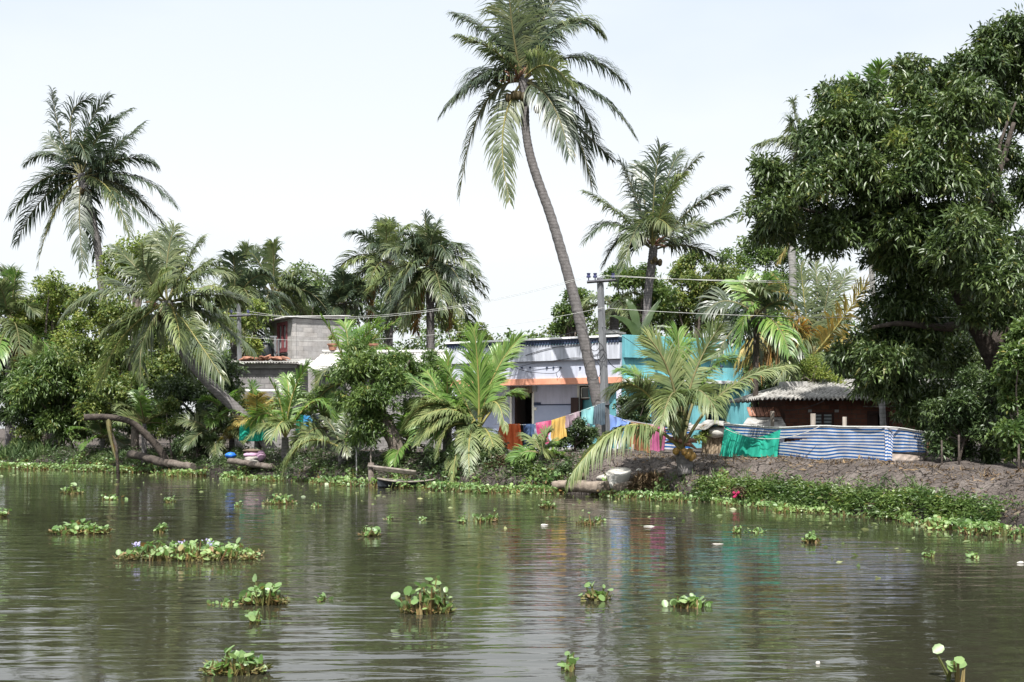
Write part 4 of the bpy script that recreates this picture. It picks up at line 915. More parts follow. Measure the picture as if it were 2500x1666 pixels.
# other trees and bushes: name, label, cat, base px, Y, blobs, clumps, per, leaf, width, mat, drooping
rd_ = random.Random(5)
TREES = [
    ('broadleaf_tree', 'pale yellow-green loose tree right behind the leaning palm crown', 'tree', 320, 62, [(330, 612, 44), (300, 650, 52), (370, 640, 56), (280, 700, 48), (340, 700, 60), (420, 630, 42), (410, 690, 52), (262, 640, 26)], 900, 8, .20, .11, 'leaf_light', .2),
    ('broadleaf_tree', 'pale green rounded tree between the left edge palm and the leaning palm', 'tree', 110, 64, [(120, 715, 42), (90, 760, 56), (150, 770, 56), (60, 810, 50), (130, 830, 62), (190, 820, 55), (170, 720, 26)], 1000, 8, .2, .11, 'leaf_light', .2),
    ('broadleaf_tree', 'wide olive-green tree filling the bank below the leaning palm crown', 'tree', 330, 56, [(240, 800, 62), (320, 800, 66), (210, 880, 62), (300, 880, 76), (390, 850, 70), (260, 950, 60), (350, 950, 66), (440, 900, 66), (200, 740, 40), (400, 960, 56), (470, 840, 50), (500, 900, 46), (300, 1010, 50), (230, 1010, 44)], 3600, 8, .19, .10, 'leaf_mid', .25),
    ('mango_tree', 'dark glossy young mango tree hanging to the water at the left', 'tree', 150, 60, [(120, 900, 56), (170, 940, 60), (100, 980, 62), (160, 1010, 58), (215, 990, 50), (70, 940, 50), (210, 920, 44), (130, 1050, 46), (200, 1050, 36)], 2500, 9, .30, .075, 'leaf_green', .8),
    ('broadleaf_tree', 'very dark tree cut by the left edge of the photo above the tall grass', 'tree', 20, 65, [(20, 850, 52), (50, 880, 50), (10, 920, 56), (60, 840, 40), (-30, 880, 60), (30, 970, 44)], 900, 8, .25, .09, 'leaf_dark', .5),
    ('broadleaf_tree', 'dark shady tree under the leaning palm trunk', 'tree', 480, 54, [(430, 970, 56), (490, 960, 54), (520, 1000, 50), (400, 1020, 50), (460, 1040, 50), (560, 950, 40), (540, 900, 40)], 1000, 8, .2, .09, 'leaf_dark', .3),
    ('bush', 'bright green bush beside the left utility pole', 'bush', 608, 60, [(600, 790, 34), (630, 770, 30), (585, 830, 32), (610, 860, 34), (560, 800, 30)], 420, 8, .17, .09, 'leaf_light', .2),
    ('broadleaf_tree', 'green background tree right behind the roof of the grey upper storey', 'tree', 750, 86, [(730, 690, 44), (770, 710, 50), (700, 720, 44), (740, 760, 56), (800, 760, 50), (680, 780, 48)], 600, 8, .28, .15, 'leaf_green', .2),
    ('broadleaf_tree', 'background tree between the small dark palm and the round-crowned palm', 'tree', 890, 88, [(860, 710, 44), (900, 740, 50), (930, 790, 60), (860, 790, 50), (990, 780, 60), (880, 840, 50)], 650, 8, .28, .15, 'leaf_green', .2),
    ('broadleaf_tree', 'low background tree right of the round-crowned palm above the white roof', 'tree', 1130, 90, [(1120, 800, 36), (1165, 820, 34), (1090, 790, 40), (1190, 835, 26), (1140, 840, 40)], 400, 8, .28, .15, 'leaf_mid', .2),
    ('broadleaf_tree', 'small round tree seen above the white roof left of the bent palm trunk', 'tree', 1392, 66, [(1380, 775, 36), (1410, 750, 38), (1365, 805, 28), (1425, 790, 36), (1400, 815, 34), (1395, 725, 22)], 600, 8, .22, .11, 'leaf_green', .3),
    ('broadleaf_tree', 'dense green tree right of the utility pole behind the turquoise parapet', 'tree', 1530, 67, [(1520, 700, 46), (1570, 690, 44), (1500, 760, 46), (1560, 760, 56), (1610, 720, 46), (1540, 820, 46), (1630, 780, 44), (1505, 680, 30), (1590, 770, 50)], 2300, 8, .2, .10, 'leaf_green', .3),
    ('broadleaf_tree', 'light green tree under the open-crowned palm, left of the mango crown', 'tree', 1700, 70, [(1660, 680, 40), (1710, 690, 52), (1650, 740, 46), (1720, 760, 56), (1690, 640, 32), (1770, 700, 46), (1660, 800, 40), (1740, 810, 46)], 2000, 8, .22, .11, 'leaf_mid', .3),
    ('broadleaf_tree', 'dark broad tree directly left of and behind the mango crown', 'tree', 1850, 72, [(1790, 640, 42), (1830, 620, 42), (1870, 650, 50), (1800, 700, 52), (1870, 720, 60), (1940, 700, 56), (1920, 640, 44), (1840, 780, 50)], 1200, 8, .24, .11, 'leaf_green', .4),
    ('broadleaf_tree', 'dark tree behind the red brick house and its roof plants', 'tree', 1900, 56, [(1860, 880, 50), (1900, 920, 50), (1870, 960, 50), (1940, 880, 46), (1850, 1010, 36), (2040, 840, 60), (2000, 900, 50), (2080, 900, 50)], 1000, 8, .24, .10, 'leaf_dark', .4),
    ('broadleaf_tree', 'dark trees closing the view behind the mango trunk at the right edge', 'tree', 2480, 47, [(2300, 760, 60), (2380, 740, 64), (2460, 720, 66), (2520, 780, 60), (2330, 850, 64), (2420, 840, 66), (2500, 870, 66), (2300, 930, 60), (2380, 940, 66), (2460, 960, 66), (2530, 970, 60), (2340, 1020, 60), (2420, 1040, 60), (2500, 1060, 60), (2280, 1010, 50), (2440, 640, 60), (2520, 660, 60)], 4200, 8, .28, .11, 'leaf_dark', .4),
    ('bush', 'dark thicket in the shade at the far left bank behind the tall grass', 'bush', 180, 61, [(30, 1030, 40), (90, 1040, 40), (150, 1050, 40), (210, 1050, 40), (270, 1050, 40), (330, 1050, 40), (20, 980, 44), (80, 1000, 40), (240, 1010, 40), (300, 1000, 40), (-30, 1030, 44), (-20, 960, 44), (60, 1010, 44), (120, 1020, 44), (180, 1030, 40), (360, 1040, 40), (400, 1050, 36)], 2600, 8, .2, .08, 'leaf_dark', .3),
    ('bush', 'dark leafy undergrowth below the grey block wall behind the small palms', 'bush', 640, 53, [(560, 1010, 30), (600, 1000, 28), (640, 1010, 30), (680, 1000, 28), (590, 1050, 28), (650, 1050, 28), (690, 1040, 26), (545, 1050, 26)], 600, 8, .16, .07, 'leaf_mid', .3),
    ('bush', 'green undergrowth below the pale hipped roof behind the blue shirt', 'bush', 790, 52, [(740, 980, 30), (780, 975, 30), (820, 990, 34), (810, 1030, 30), (850, 1040, 30), (760, 1020, 24)], 500, 8, .16, .07, 'leaf_green', .3),
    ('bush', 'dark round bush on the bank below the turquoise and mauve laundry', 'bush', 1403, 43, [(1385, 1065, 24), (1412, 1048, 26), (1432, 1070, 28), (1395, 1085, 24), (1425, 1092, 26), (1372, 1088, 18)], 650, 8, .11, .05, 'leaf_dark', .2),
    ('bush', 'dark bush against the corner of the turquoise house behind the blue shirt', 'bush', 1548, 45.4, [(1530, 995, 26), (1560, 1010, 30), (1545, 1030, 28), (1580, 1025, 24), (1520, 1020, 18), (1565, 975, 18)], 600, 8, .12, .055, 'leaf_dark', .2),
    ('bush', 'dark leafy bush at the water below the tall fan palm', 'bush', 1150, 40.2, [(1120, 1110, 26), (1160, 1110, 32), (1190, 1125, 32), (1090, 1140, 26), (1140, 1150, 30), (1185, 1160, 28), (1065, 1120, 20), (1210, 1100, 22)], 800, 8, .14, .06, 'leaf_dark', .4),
    ('bush', 'green weedy bush on the slope below the orange cloth', 'bush', 1290, 38.2, [(1280, 1140, 22), (1305, 1160, 26), (1270, 1170, 24), (1320, 1180, 22), (1250, 1185, 20)], 520, 8, .10, .05, 'leaf_green', .2),
    ('bush', 'small dark bush beside the white foam and the fallen logs', 'bush', 1380, 37.2, [(1380, 1150, 16), (1390, 1170, 18), (1372, 1175, 16)], 250, 8, .09, .045, 'leaf_dark', .2),
    ('bush', 'feathery light green plant growing on the brick house roof', 'plant', 1965, 43.2, [(1960, 910, 22), (1985, 900, 26), (2010, 915, 22), (1945, 950, 12), (2030, 935, 18), (1990, 930, 24), (2045, 950, 14)], 420, 9, .17, .035, 'leaf_light', -.4),
    ('bush', 'leafy bush at the right edge beside the mango trunk', 'bush', 2490, 30, [(2470, 980, 34), (2500, 940, 40), (2500, 1030, 46), (2465, 1060, 34), (2520, 1100, 44), (2475, 1110, 30), (2490, 880, 40), (2460, 920, 34), (2510, 820, 44)], 1300, 9, .16, .075, 'leaf_green', .4),
    ('bush', 'dark hedge of thin shrubs on the bank right of the striped tarp', 'hedge', 2340, 31.5, [(2290, 1060, 34), (2330, 1030, 36), (2370, 1060, 40), (2410, 1080, 40), (2300, 1110, 30), (2360, 1115, 30), (2420, 1130, 30), (2280, 1010, 26), (2300, 1020, 40), (2360, 1000, 44), (2410, 1020, 46), (2450, 1060, 44), (2430, 960, 44), (2380, 940, 40)], 1900, 8, .15, .05, 'leaf_dark', .2),
    ('bush', 'bluish green bush at the foot of the squat coconut palm', 'bush', 1690, 35.2, [(1680, 1180, 24), (1710, 1195, 24), (1660, 1200, 20), (1700, 1215, 22), (1735, 1205, 18)], 420, 8, .09, .045, 'leaf_green', .1),
    ('bush', 'green bush on the bank between the logs and the leaning trunk foot', 'bush', 480, 50.5, [(470, 1080, 26), (500, 1100, 24), (440, 1090, 24), (520, 1075, 20)], 350, 8, .13, .06, 'leaf_dark', .2),
    ('bush', 'bush of mixed green leaves behind the tall grass at the far left', 'bush', 85, 60.5, [(80, 1075, 26), (60, 1055, 24), (100, 1095, 22), (40, 1090, 24)], 380, 8, .14, .07, 'leaf_mid', .2),
    ('bush', 'light leafy bush against the lilac wall left of the tall fan palm', 'bush', 1010, 45, [(1000, 1010, 26), (1030, 1030, 28), (1050, 1000, 26), (1010, 1060, 26), (1055, 1060, 28), (1070, 910, 30), (1050, 880, 24)], 600, 8, .13, .06, 'leaf_green', .2),
    ('bush', 'low green bush right of the drooping bare trunk', 'bush', 420, 52, [(410, 1000, 26), (425, 1040, 24), (400, 1060, 20)], 250, 8, .14, .07, 'leaf_mid', .2),
]
for k, (nm_, lab, cat, bpx, Y, bl, nc, per, ls, lw, mt, dr) in enumerate(TREES):
    blobs = [pb(a, b_, c_, Y, rd_.uniform(-.6, .6) * c_ / F * Y * 1.6) for a, b_, c_ in bl]
    if nm_ == 'bush':
        low = min(blobs, key=lambda q: q[2] - q[5]); base = onground(bpx, Y)
        if 'roof' in lab: base = Vector((at(bpx, 940, Y)))
    else: base = onground(bpx, Y, -.2)
    tops = sorted(blobs, key=lambda q: q[2]); mid = Vector(np.mean([q[:3] for q in blobs], 0)); hgt = max(.3, mid.z - base.z)
    fork = base.lerp(mid, .55); r0 = (.05 if nm_ == 'bush' else .20)
    tree(nm_, lab, cat, base, blobs, nc, per, ls, lw, M[mt], ls * .38, [(base, r0), (fork, r0 * .75), (mid, r0 * .4)], auto_limbs(fork, r0 * .6, blobs, rd_, 7), 'bark_dark' if 'dark' in mt else 'bark',
         'broadleaf trees behind the houses' if nm_ == 'broadleaf_tree' else ('bushes on the bank' if nm_ == 'bush' else None), dr, .28, 100 + k, crown_name='foliage' if nm_ == 'bush' else 'crown', wob=.3)

# far wood that closes the view between the trees
fb = []
for px in range(-900, 4000, 46):
    Yf = 98 + rd_.uniform(-6, 10); py = 845 + 26 * math.sin(px * .011) + rd_.uniform(-24, 24)
    fb.append(pb(px, py, 44, Yf)); fb.append(pb(px + 20, py + 66, 50, Yf - 3)); fb.append(pb(px, py + 130, 50, Yf - 4))
V, T = crown_np(fb, 8200, 7, .42, .2, .16, .3, .2, 9, .3)
tag(np_obj('distant_wood', V, [T], M['leaf_green'], [0]), 'far band of dense green trees seen between houses and palms', 'woodland', kind='stuff')
V, T = crown_np([pb(px, 925, 70, 106) for px in range(-900, 4000, 60)], 7500, 7, .6, .3, .3, .3, .5, 10, .2)
tag(np_obj('distant_wood_undergrowth', V, [T], M['leaf_dark'], [0]), 'dark undergrowth below the far band of trees', 'woodland', kind='stuff')


# banana plant behind the turquoise house
def banana_leaf(root, p0, pm, p2, w=.2, Sh=(1, 0, .2)):
    p0, pm, p2 = (np.array(p, float) for p in (p0, pm, p2)); c = 2 * pm - .5 * (p0 + p2); n = 16
    t = np.linspace(0, 1, n)[:, None]; C = (1 - t) ** 2 * p0 + 2 * t * (1 - t) * c + t ** 2 * p2
    S = np.array(Sh, float); S /= np.linalg.norm(S); prof = np.sin(math.pi * np.clip(t * .86 + .1, 0, 1)) ** .6 * w * np.clip((t - .12) / .12, .06, 1)
    dz = np.array((0, 0, -1.)) * prof * .35
    V = np.stack([C - S * prof + dz, C - S * prof * .5 + dz * .2, C, C + S * prof * .5 + dz * .2, C + S * prof + dz], 1) + rng.normal(0, .012, (n, 5, 3))
    i, j = np.meshgrid(np.arange(n - 1), np.arange(4), indexing='ij'); a = (i * 5 + j).ravel()
    np_obj('leaf', V.reshape(-1, 3), [np.stack([a, a + 1, a + 6, a + 5], 1)], M['banana'], [0], root, smooth=True)


Y = 56.0
b = onground(1560, Y, -.1); r = empty('banana_plant', b); tag(r, 'banana plant with broad torn leaves behind the turquoise parapet', 'banana plant')
c = at(1560, 850, Y); trunk(r, [(b, .16), (c, .12)], M['hyacinth_stalk'], per=5, name='stem')
for mxx, myy, tx, ty, dz in [(1540, 790, 1490, 770, 0), (1580, 780, 1612, 730, .4), (1550, 770, 1530, 730, .3), (1590, 800, 1640, 800, -.5), (1520, 820, 1480, 860, -.4)]:
    banana_leaf(r, c, at(mxx, myy, Y + dz * .5), at(tx, ty, Y + dz))


# ---------------------------------------------------------------- buildings
class Fac:
    """local frame of a building: x along the facade, y inward, z up (world height)"""
    def __init__(s, O, th, name, label, cat, group=None):
        s.O = O; s.th = th; s.U = (math.cos(th), math.sin(th)); s.N = (-math.sin(th), math.cos(th))
        s.root = empty(name, (O[0], O[1], 0), th); tag(s.root, label, cat, group)

    def uz(s, px, py, d=0.):
        rx = (px - 1250) / F; ox = s.O[0] + s.N[0] * d; oy = s.O[1] + s.N[1] * d
        # ox + u Ux = rx*Y ; oy + u Uy = Y
        u = (ox - rx * oy) / (rx * s.U[1] - s.U[0]); Yv = oy + u * s.U[1]
        return u, H + (CY - py) / F * Yv

    def rect(s, px0, py0, px1, py1, d=0.):
        pm = (py0 + py1) / 2; u0 = s.uz(px0, pm, d)[0]; u1 = s.uz(px1, pm, d)[0]; xm = (px0 + px1) / 2
        return u0, u1, s.uz(xm, py1, d)[1], s.uz(xm, py0, d)[1]

    def b(s, name, mat, *boxes, bevel=0, parent=None):
        mb = MB()
        for q in boxes: mb.box(*q)
        return mb.build(name, M[mat], parent or s.root, bevel=bevel)


# lilac and white house
O = (-2.53, 51.3); th = math.atan2(47.0 - 51.3, 4.18 + 2.53)
A = Fac(O, th, 'lilac_house', 'low flat-roofed house with lilac walls, white parapet and an orange band', 'house', 'houses along the bank')
WU = math.hypot(6.71, 4.3); zt, zp, zs, zb, zo = 5.46, 5.18, 4.56, 3.87, 3.62; z0 = .6; dp = 1.0
door = A.rect(1250, 938, 1300, 1100, dp); win = A.rect(1415, 942, 1470, 1018, dp)
mb = MB(); wall_mb(mb, 0, WU, z0, zo - .003, dp, dp + .2, [(door[0], door[1], z0 - 1, door[3]), win])
mb.box(0, .2, dp + .2, 6.5, z0, zs); mb.box(WU - .2, WU, dp + .2, 6.5, z0, zs); mb.box(0, WU, 6.5, 6.7, z0, zs); mb.box(.02, .22, .02, dp, z0, zo); mb.box(WU - .22, WU - .02, .02, dp, z0, zo - .004)
mb.build('wall', M['lilac_wall'], A.root)
A.b('inner_wall', 'room_shade', (.2, WU - .2, 3.4, 3.5, z0, zo - .01))
A.b('porch_floor', 'concrete', (-.02, WU + .01, -.45, dp - .003, z0, 1.12))
A.b('upper_wall', 'white_wall', (0, WU, 0, .35, zb, zs - .003), (.003, WU - .003, .35, 6.6, zo + .003, zo + .18))
A.b('fascia', 'orange', (-.05, WU + .02, -.10, .34, zo, zb - .003), bevel=.01)
A.b('parapet', 'parapet', (-.08, WU, -.14, .25, zs, zp), (-.08, .14, .25, 6.6, zs, zp), (WU - .2, WU, .25, 6.6, zs, zp - .01), (-.08, WU, 6.4, 6.6, zs + .003, zp - .003))
A.b('roof_slab', 'concrete', (0.01, WU - .01, .255, 6.39, zs - .2, zs + .05))
mb = MB(); mb.box(-.12, WU, -.20, .28, zp + .13, zp + .2)
nd = 62
for i in range(nd):
    u = (i + .5) / nd * WU; mb.box(u - .035, u + .035, -.19, -.14, zp - .005, zp + .128)
mb.box(-.12, WU, -.17, .25, zp + .06, zp + .128); mb.build('dentil_trim', M['navy'], A.root)
A.b('cap', 'white', (-.16, WU, -.26, .34, zp + .203, zt), bevel=.01)
dd = door
A.b('door_frame', 'cream', (dd[0] - .09, dd[0], dp - .04, dp + .1, 1.12, dd[3]), (dd[1], dd[1] + .09, dp - .04, dp + .1, 1.12, dd[3]))
A.b('door', 'brown_wood', (dd[0] + .03, dd[0] + .07, dp + .2, dp + .95, 1.13, dd[3] - .05))
# rolled bamboo blind over the door
q = A.rect(1246, 937, 1299, 960, dp - .12); mb = MB(); nn = 40
for i in range(nn):
    u = q[0] + (q[1] - q[0]) * (i + .5) / nn; mb.box(u - .014, u + .014, dp - .16 + .012 * math.sin(i * .9), dp - .06, q[2] + .01 * math.sin(i * 1.7), q[3])
bl = mb.build('door_blind', M['thatch'], A.root)
q = A.rect(1266, 958, 1290, 976, dp + .15); mb = MB(); mb.ball(((q[0] + q[1]) / 2, dp + .25, q[3] + .04), (q[1] - q[0]) / 2, .12, (q[3] - q[2]) * .9, nu=12, nv=8); mb.build('rolled_cloth', M['thatch'], A.root)
# window with an open shutter
wq = win
mb = MB(); wall_mb(mb, wq[0] - .10, wq[1] + .10, wq[2] - .08, wq[3] + .09, dp - .03, dp - .003, [wq]); wf = mb.build('window_surround', M['cream'], A.root)
pz = wq[3] - (wq[3] - wq[2]) * .40
mb = MB(); wall_mb(mb, wq[0] + .003, wq[1] - .003, wq[2] + .003, wq[3] - .003, dp + .02, dp + .09, [(wq[0] + .09, wq[1] - .09, wq[2] + .06, pz - .06), (wq[0] + .09, wq[1] - .09, pz + .02, wq[3] - .08)])
wn = mb.build('window', M['brown_wood'], A.root)
mb = MB(); mb.box(wq[0] + .09, wq[1] - .09, dp + .04, dp + .05, pz + .02, wq[3] - .08); mb.build('pane', M['dark_glass'], wn)
mb = MB(); wall_mb(mb, wq[0] + .07, wq[1] - .07, pz, wq[3] - .06, dp + .004, dp + .018, [(wq[0] + .10, wq[1] - .10, pz + .03, wq[3] - .09)]); mb.build('frame', M['cream'], wn)
q = A.rect(1394, 971, 1413, 1020, dp - .1); A.b('shutter', 'brown_wood', (q[0], q[1], dp - .13, dp - .09, q[2], q[3]), bevel=.006)
q = A.rect(1431, 975, 1440, 1000, dp + .5); mb = MB(); mb.ball(((q[0] + q[1]) / 2, dp + .4, (q[2] + q[3]) / 2), .16, .1, .34, jit=.12); mb.build('hanging_cloth', M['tile'], A.root)
# painted dado below a black line, plate, meter box
ln = A.uz(1340, 989, dp)[1]
for ua, ub in ((door[1] + .093, win[0] - .103), (win[1] + .103, WU - .23), (.23, door[0] - .093)):
    A.b('dado', 'dado', (ua, ub, dp - .012, dp - .002, 1.13, ln - .02)); A.b('dado_line', 'navy', (ua, ub, dp - .016, dp - .002, ln - .018, ln + .03))
q = A.rect(1304, 984, 1321, 990, dp); A.b('name_plate', 'navy', (q[0], q[1], dp - .04, dp - .018, q[2], q[3] + .02))
q = A.rect(1304, 995, 1311, 1002, dp); A.b('switch_box', 'cream', (q[0], q[1], dp - .06, dp - .013, q[2], q[3]), bevel=.006)
q = A.rect(1303, 942, 1311, 957, dp); A.b('meter_box', 'concrete', (q[0], q[1], dp - .14, dp - .001, q[2], q[3]), bevel=.01)
for px in (1253, 1275, 1295, 1336, 1352, 1369, 1417, 1470):
    u, z = A.uz(px, 898, 0); mb = MB(); mb.tube([(u, .02, z + .01), (u, -.06, z - .005)], .035, 8); mb.build('drain_spout', M['navy'], A.root)
u, z = A.uz(1491, 825, 3.); mb = MB(); mb.box(u - .42, u + .42, 2.7, 3.3, zs - .1, z + .05); mb.box(u - .36, u + .36, 2.75, 3.25, z + .05, z + .16); mb.box(u - .5, u + .5, 2.6, 3.4, z + .16, z + .22)
mb.box(u - .3, u + .3, 2.8, 3.2, z + .22, z + .30); mb.build('roof_vent', M['concrete'], A.root)
mb = MB()
for pts in ([(1256, 897), (1290, 908), (1352, 912), (1369, 898)], [(1358, 912), (1361, 922)], [(1230, 905), (1300, 888), (1360, 880), (1400, 874), (1425, 874), (1470, 862)], [(1283, 868), (1345, 850), (1420, 842)]):
    mb.tube(smooth_path([(Vector((*[A.uz(a, b_, -.17)[0]], -.17, A.uz(a, b_, -.17)[1])), .012) for a, b_ in pts], 6)[0], .012, 5)
mb.build('facade_cable', M['wire_dark'], A.root)

# turquoise house
O = (4.24, 47.02); th = math.atan2(50.2 - 47.0, 9.39 - 4.18)
T = Fac(O, th, 'turquoise_house', 'flat-roofed turquoise house with a dark arched porch behind the squat palm', 'house', 'houses along the bank')
WT = math.hypot(5.2, 3.2); zt, zs, zb, zo = 5.47, 4.60, 3.92, 3.66
ar = T.rect(1722, 944, 1784, 1100, .0); ar2 = T.rect(1590, 944, 1690, 1100, .0)
mb = MB(); wall_mb(mb, 0, WT, z0, zo - .003, 0, .25, [(ar[0], ar[1], z0 - 1, ar[3]), (ar2[0], ar2[1], z0 - 1, ar2[3])])
mb.box(0, .2, .25, 6, z0, zs); mb.box(WT - .2, WT, .25, 6, z0, zs); mb.box(0, WT, 6, 6.2, z0, zs); mb.build('wall', M['turq'], T.root)
for a in (ar, ar2):          # curved heads of the porch openings
    mb = MB(); k = 10; wd = a[1] - a[0]; hh = .45
    top = [(a[0] + wd * i / k, a[3]) for i in range(k + 1)]; bot = [(a[0] + wd * i / k, a[3] - hh * (1 - math.sqrt(max(0, 1 - abs(2 * i / k - 1) ** 3)))) for i in range(k + 1)]
    for i in range(k):
        (x0, y0), (x1, y1) = bot[i], bot[i + 1]
        mb.quad([(x0, .02, y0 - .04), (x1, .02, y1 - .04), (x1, .02, a[3]), (x0, .02, a[3])]); mb.quad([(x0, .2, y0 - .04), (x0, .2, a[3]), (x1, .2, a[3]), (x1, .2, y1 - .04)]); mb.quad([(x0, .02, y0 - .04), (x0, .2, y0 - .04), (x1, .2, y1 - .04), (x1, .02, y1 - .04)])
    mb.build('arch', M['turq_dark'], T.root)
T.b('inner_wall', 'room_shade', (.2, WT - .2, 1.8, 1.9, z0, zo))
T.b('ceiling', 'room_shade', (.2, WT - .2, .26, 1.79, zo - .12, zo - .02))
T.b('ledge', 'stain_white', (.0, WT + .25, -.45, .3, zo, zo + .13), bevel=.01)
T.b('upper_wall', 'turq', (0.003, WT - .003, -.02, .25, zo + .133, zs - .003))
T.b('parapet', 'turq', (0, WT, -.16, .2, zs, zt), (0, .2, .2, 6.2, zs, zt - .01), (WT - .2, WT, .2, 6.2, zs, zt - .01), (.2, WT - .2, 6, 6.2, zs, zt - .02), bevel=.008)
T.b('roof_slab', 'concrete', (.21, WT - .21, .21, 5.99, zs - .18, zs + .05))
for px in (1598, 1733, 1758):
    u, z = T.uz(px, 895, 0); mb = MB(); mb.tube([(u, 0, z + .01), (u, -.14, z - .02)], .05, 8); mb.build('drain_spout', M['navy'], T.root)
T.b('pillar', 'turq', (WT - .32, WT + .03, -.42, -.16, z0, zo - .003), bevel=.01)
T.b('door', 'brown_wood', (ar[0] + .15, ar[0] + 1.0, 1.72, 1.79, 1.0, 3.1))

# two-storey grey block house
O = (at(664, 0, 64.5).x, 64.5); c_ = (at(714, 0, 62).x, 62.0); th = math.atan2(c_[1] - O[1], c_[0] - O[0])
G = Fac(O, th, 'grey_block_house', 'unfinished grey block upper storey with a red-framed window and sheet roof', 'house', 'houses along the bank')
w1 = math.hypot(c_[0] - O[0], c_[1] - O[1]); zt = H + (CY - 777) / F * 62; zb = .5
wn_ = G.rect(679, 790, 701, 855, 0)
# right face direction, in local coordinates
D2 = (at(843, 0, 64.0).x - c_[0], 64.0 - c_[1]); l2 = (D2[0] * G.U[0] + D2[1] * G.U[1], D2[0] * G.N[0] + D2[1] * G.N[1])
mb = MB(); wall_mb(mb, 0, w1, zb, zt, 0, .2, [wn_])
x2, y2 = w1 + l2[0], l2[1]
for p, q in (((w1, 0), (x2, y2)), ((x2, y2), l2), (l2, (0, .2))):
    mb.quad([(p[0], p[1], zb), (q[0], q[1], zb), (q[0], q[1], zt), (p[0], p[1], zt)])
mb.build('wall', M['block'], G.root)
mb = MB(); wall_mb(mb, wn_[0] - .06, wn_[1] + .06, wn_[2] - .06, wn_[3] + .06, -.05, .06, [(wn_[0] + .09, (wn_[0] + wn_[1]) / 2 - .05, wn_[2] + .1, wn_[3] - .1), ((wn_[0] + wn_[1]) / 2 + .05, wn_[1] - .09, wn_[2] + .1, wn_[3] - .1)])
gw = mb.build('window', M['red_wood'], G.root); G.b('pane', 'pane', (wn_[0] + .05, wn_[1] - .05, .08, .1, wn_[2] + .05, wn_[3] - .05), parent=gw)
G.b('sill', 'red_wood', (wn_[0] - .15, wn_[1] + .15, -.14, -.053, wn_[2] - .14, wn_[2] - .063), parent=gw)
z1 = H + (CY - 772) / F * 62.5
corrugated('roof', (-.55, -.45, zt + .02), (w1 + .22, -.40, zt + .05), (l2[0] - .6, l2[1] + .3, zt + .26), (w1 + l2[0] + .2, l2[1] + .25, zt + .30), 20, .03, M['asbestos'], G.root, world=False)
t0 = (w1 + l2[0] * .925, l2[1] * .925 - .05); t1 = (w1 + l2[0] * .995, l2[1] * .995 - .05)
mb = MB(); zz0, zz1 = H + (CY - 872) / F * 63.5, H + (CY - 798) / F * 63.5
mb.quad([(t0[0], t0[1], zz0), (t1[0], t1[1], zz0), (t1[0], t1[1] - .02, zz1), (t0[0], t0[1] - .02, zz1)]); mb.quad([(t0[0], t0[1] + .03, zz0), (t0[0], t0[1] + .03, zz1), (t1[0], t1[1] + .03, zz1), (t1[0], t1[1] + .03, zz0)]); mb.build('blue_sheet', M['blue_cloth'], G.root)
# lower storey with its sheet roof edge and tiles
O2 = at(560, 0, 58.0); L = Fac((O2.x, 58.0), R(-1), 'block_outbuilding', 'low shade-toned block building with a sheet and tile roof below the grey upper storey', 'building', 'houses along the bank')
uR, _ = L.uz(722, 950, 0); zW = L.uz(650, 888, 0)[1]
L.b('wall', 'block_shade_tone', (0, uR, 0, .2, .5, zW), (0, .2, .2, 3.2, .5, zW), (uR - .2, uR, .2, 3.2, .5, zW)); L.b('lintel_band', 'concrete', (-.05, uR + .05, -.12, .0, zW - .22, zW - .003))
corrugated('roof', (-.3, -.45, zW + .02), (uR + .1, -.45, zW + .04), (-.3, 3.4, zW + .35), (uR + .1, 3.4, zW + .4), 26, .03, M['asbestos_old'], L.root, world=False)
corrugated('roof', (uR + .12, -.46, zW + .06), (uR + 1.4, -.5, zW - .32), (uR + .1, 3.0, zW + .38), (uR + 1.4, 3.0, zW - .1), 6, .03, M['asbestos'], L.root, world=False)
rdt = random.Random(4)
for i in range(16):
    px = 600 + i * 6.5; u = L.uz(px, 880, 1.)[0]; mb = MB()
    mb.box(-.16, .16, -.2, .2, 0, .05); o = mb.build('roof_tile', M['tile'], L.root); o.location = (u, .5 + rdt.uniform(0, .8), zW + .18 + rdt.uniform(0, .14)); o.rotation_euler = (rdt.uniform(-.5, .3), rdt.uniform(-.4, .4), rdt.uniform(-.6, .6))
uA, zA = L.uz(598, 953, -.3); mb = MB(); mb.box(uA, L.uz(700, 953, -.3)[0], -.32, -.26, zA - .04, zA + .04); mb.build('pipe_rail', M['white'], L.root)
# hipped white-grey roof house
Yh = 54.0
P0 = at(748, 905, Yh - 1.4); hh = empty('hip_roofed_house', (P0.x, Yh, 0)); tag(hh, 'low house under a pale hipped cement-sheet roof left of the lilac house', 'house', 'houses along the bank')
ze = H + (CY - 903) / F * (Yh - 1.4); zr = H + (CY - 862) / F * (Yh + 1.0)
e0, e1 = at(746, 903, Yh - 1.4), at(1112, 900, Yh - 1.4); r0, r1 = at(792, 862, Yh + 1.0), at(1108, 858, Yh + 1.0); e2 = at(742, 900, Yh + 3.2)
e0.z = e1.z = ze; r0.z = r1.z = zr; e2.z = ze
corrugated('roof', e0, e1, r0, r1, 46, .025, M['asbestos'], hh, rough=.012)
corrugated('roof', e2, e0 + Vector((-.01, 0, 0)), r0 + Vector((-.05, .1, 0)), r0 + Vector((-.02, 0, 0)), 14, .025, M['asbestos'], hh, rough=.012)
mb = MB(); mb.box(0.25, e1.x - P0.x - .1, -.7, -.5, .5, ze - .02); mb.box(.25, .45, -.5, 3., .5, ze - .02); mb.build('wall', M['block_shade_tone'], hh)
mb = MB(); mb.tube([r0 + Vector((-.1, 0, .05)), r1 + Vector((0, 0, .05))], .09, 7); mb.build('ridge_cap', M['asbestos'], hh, world=True)
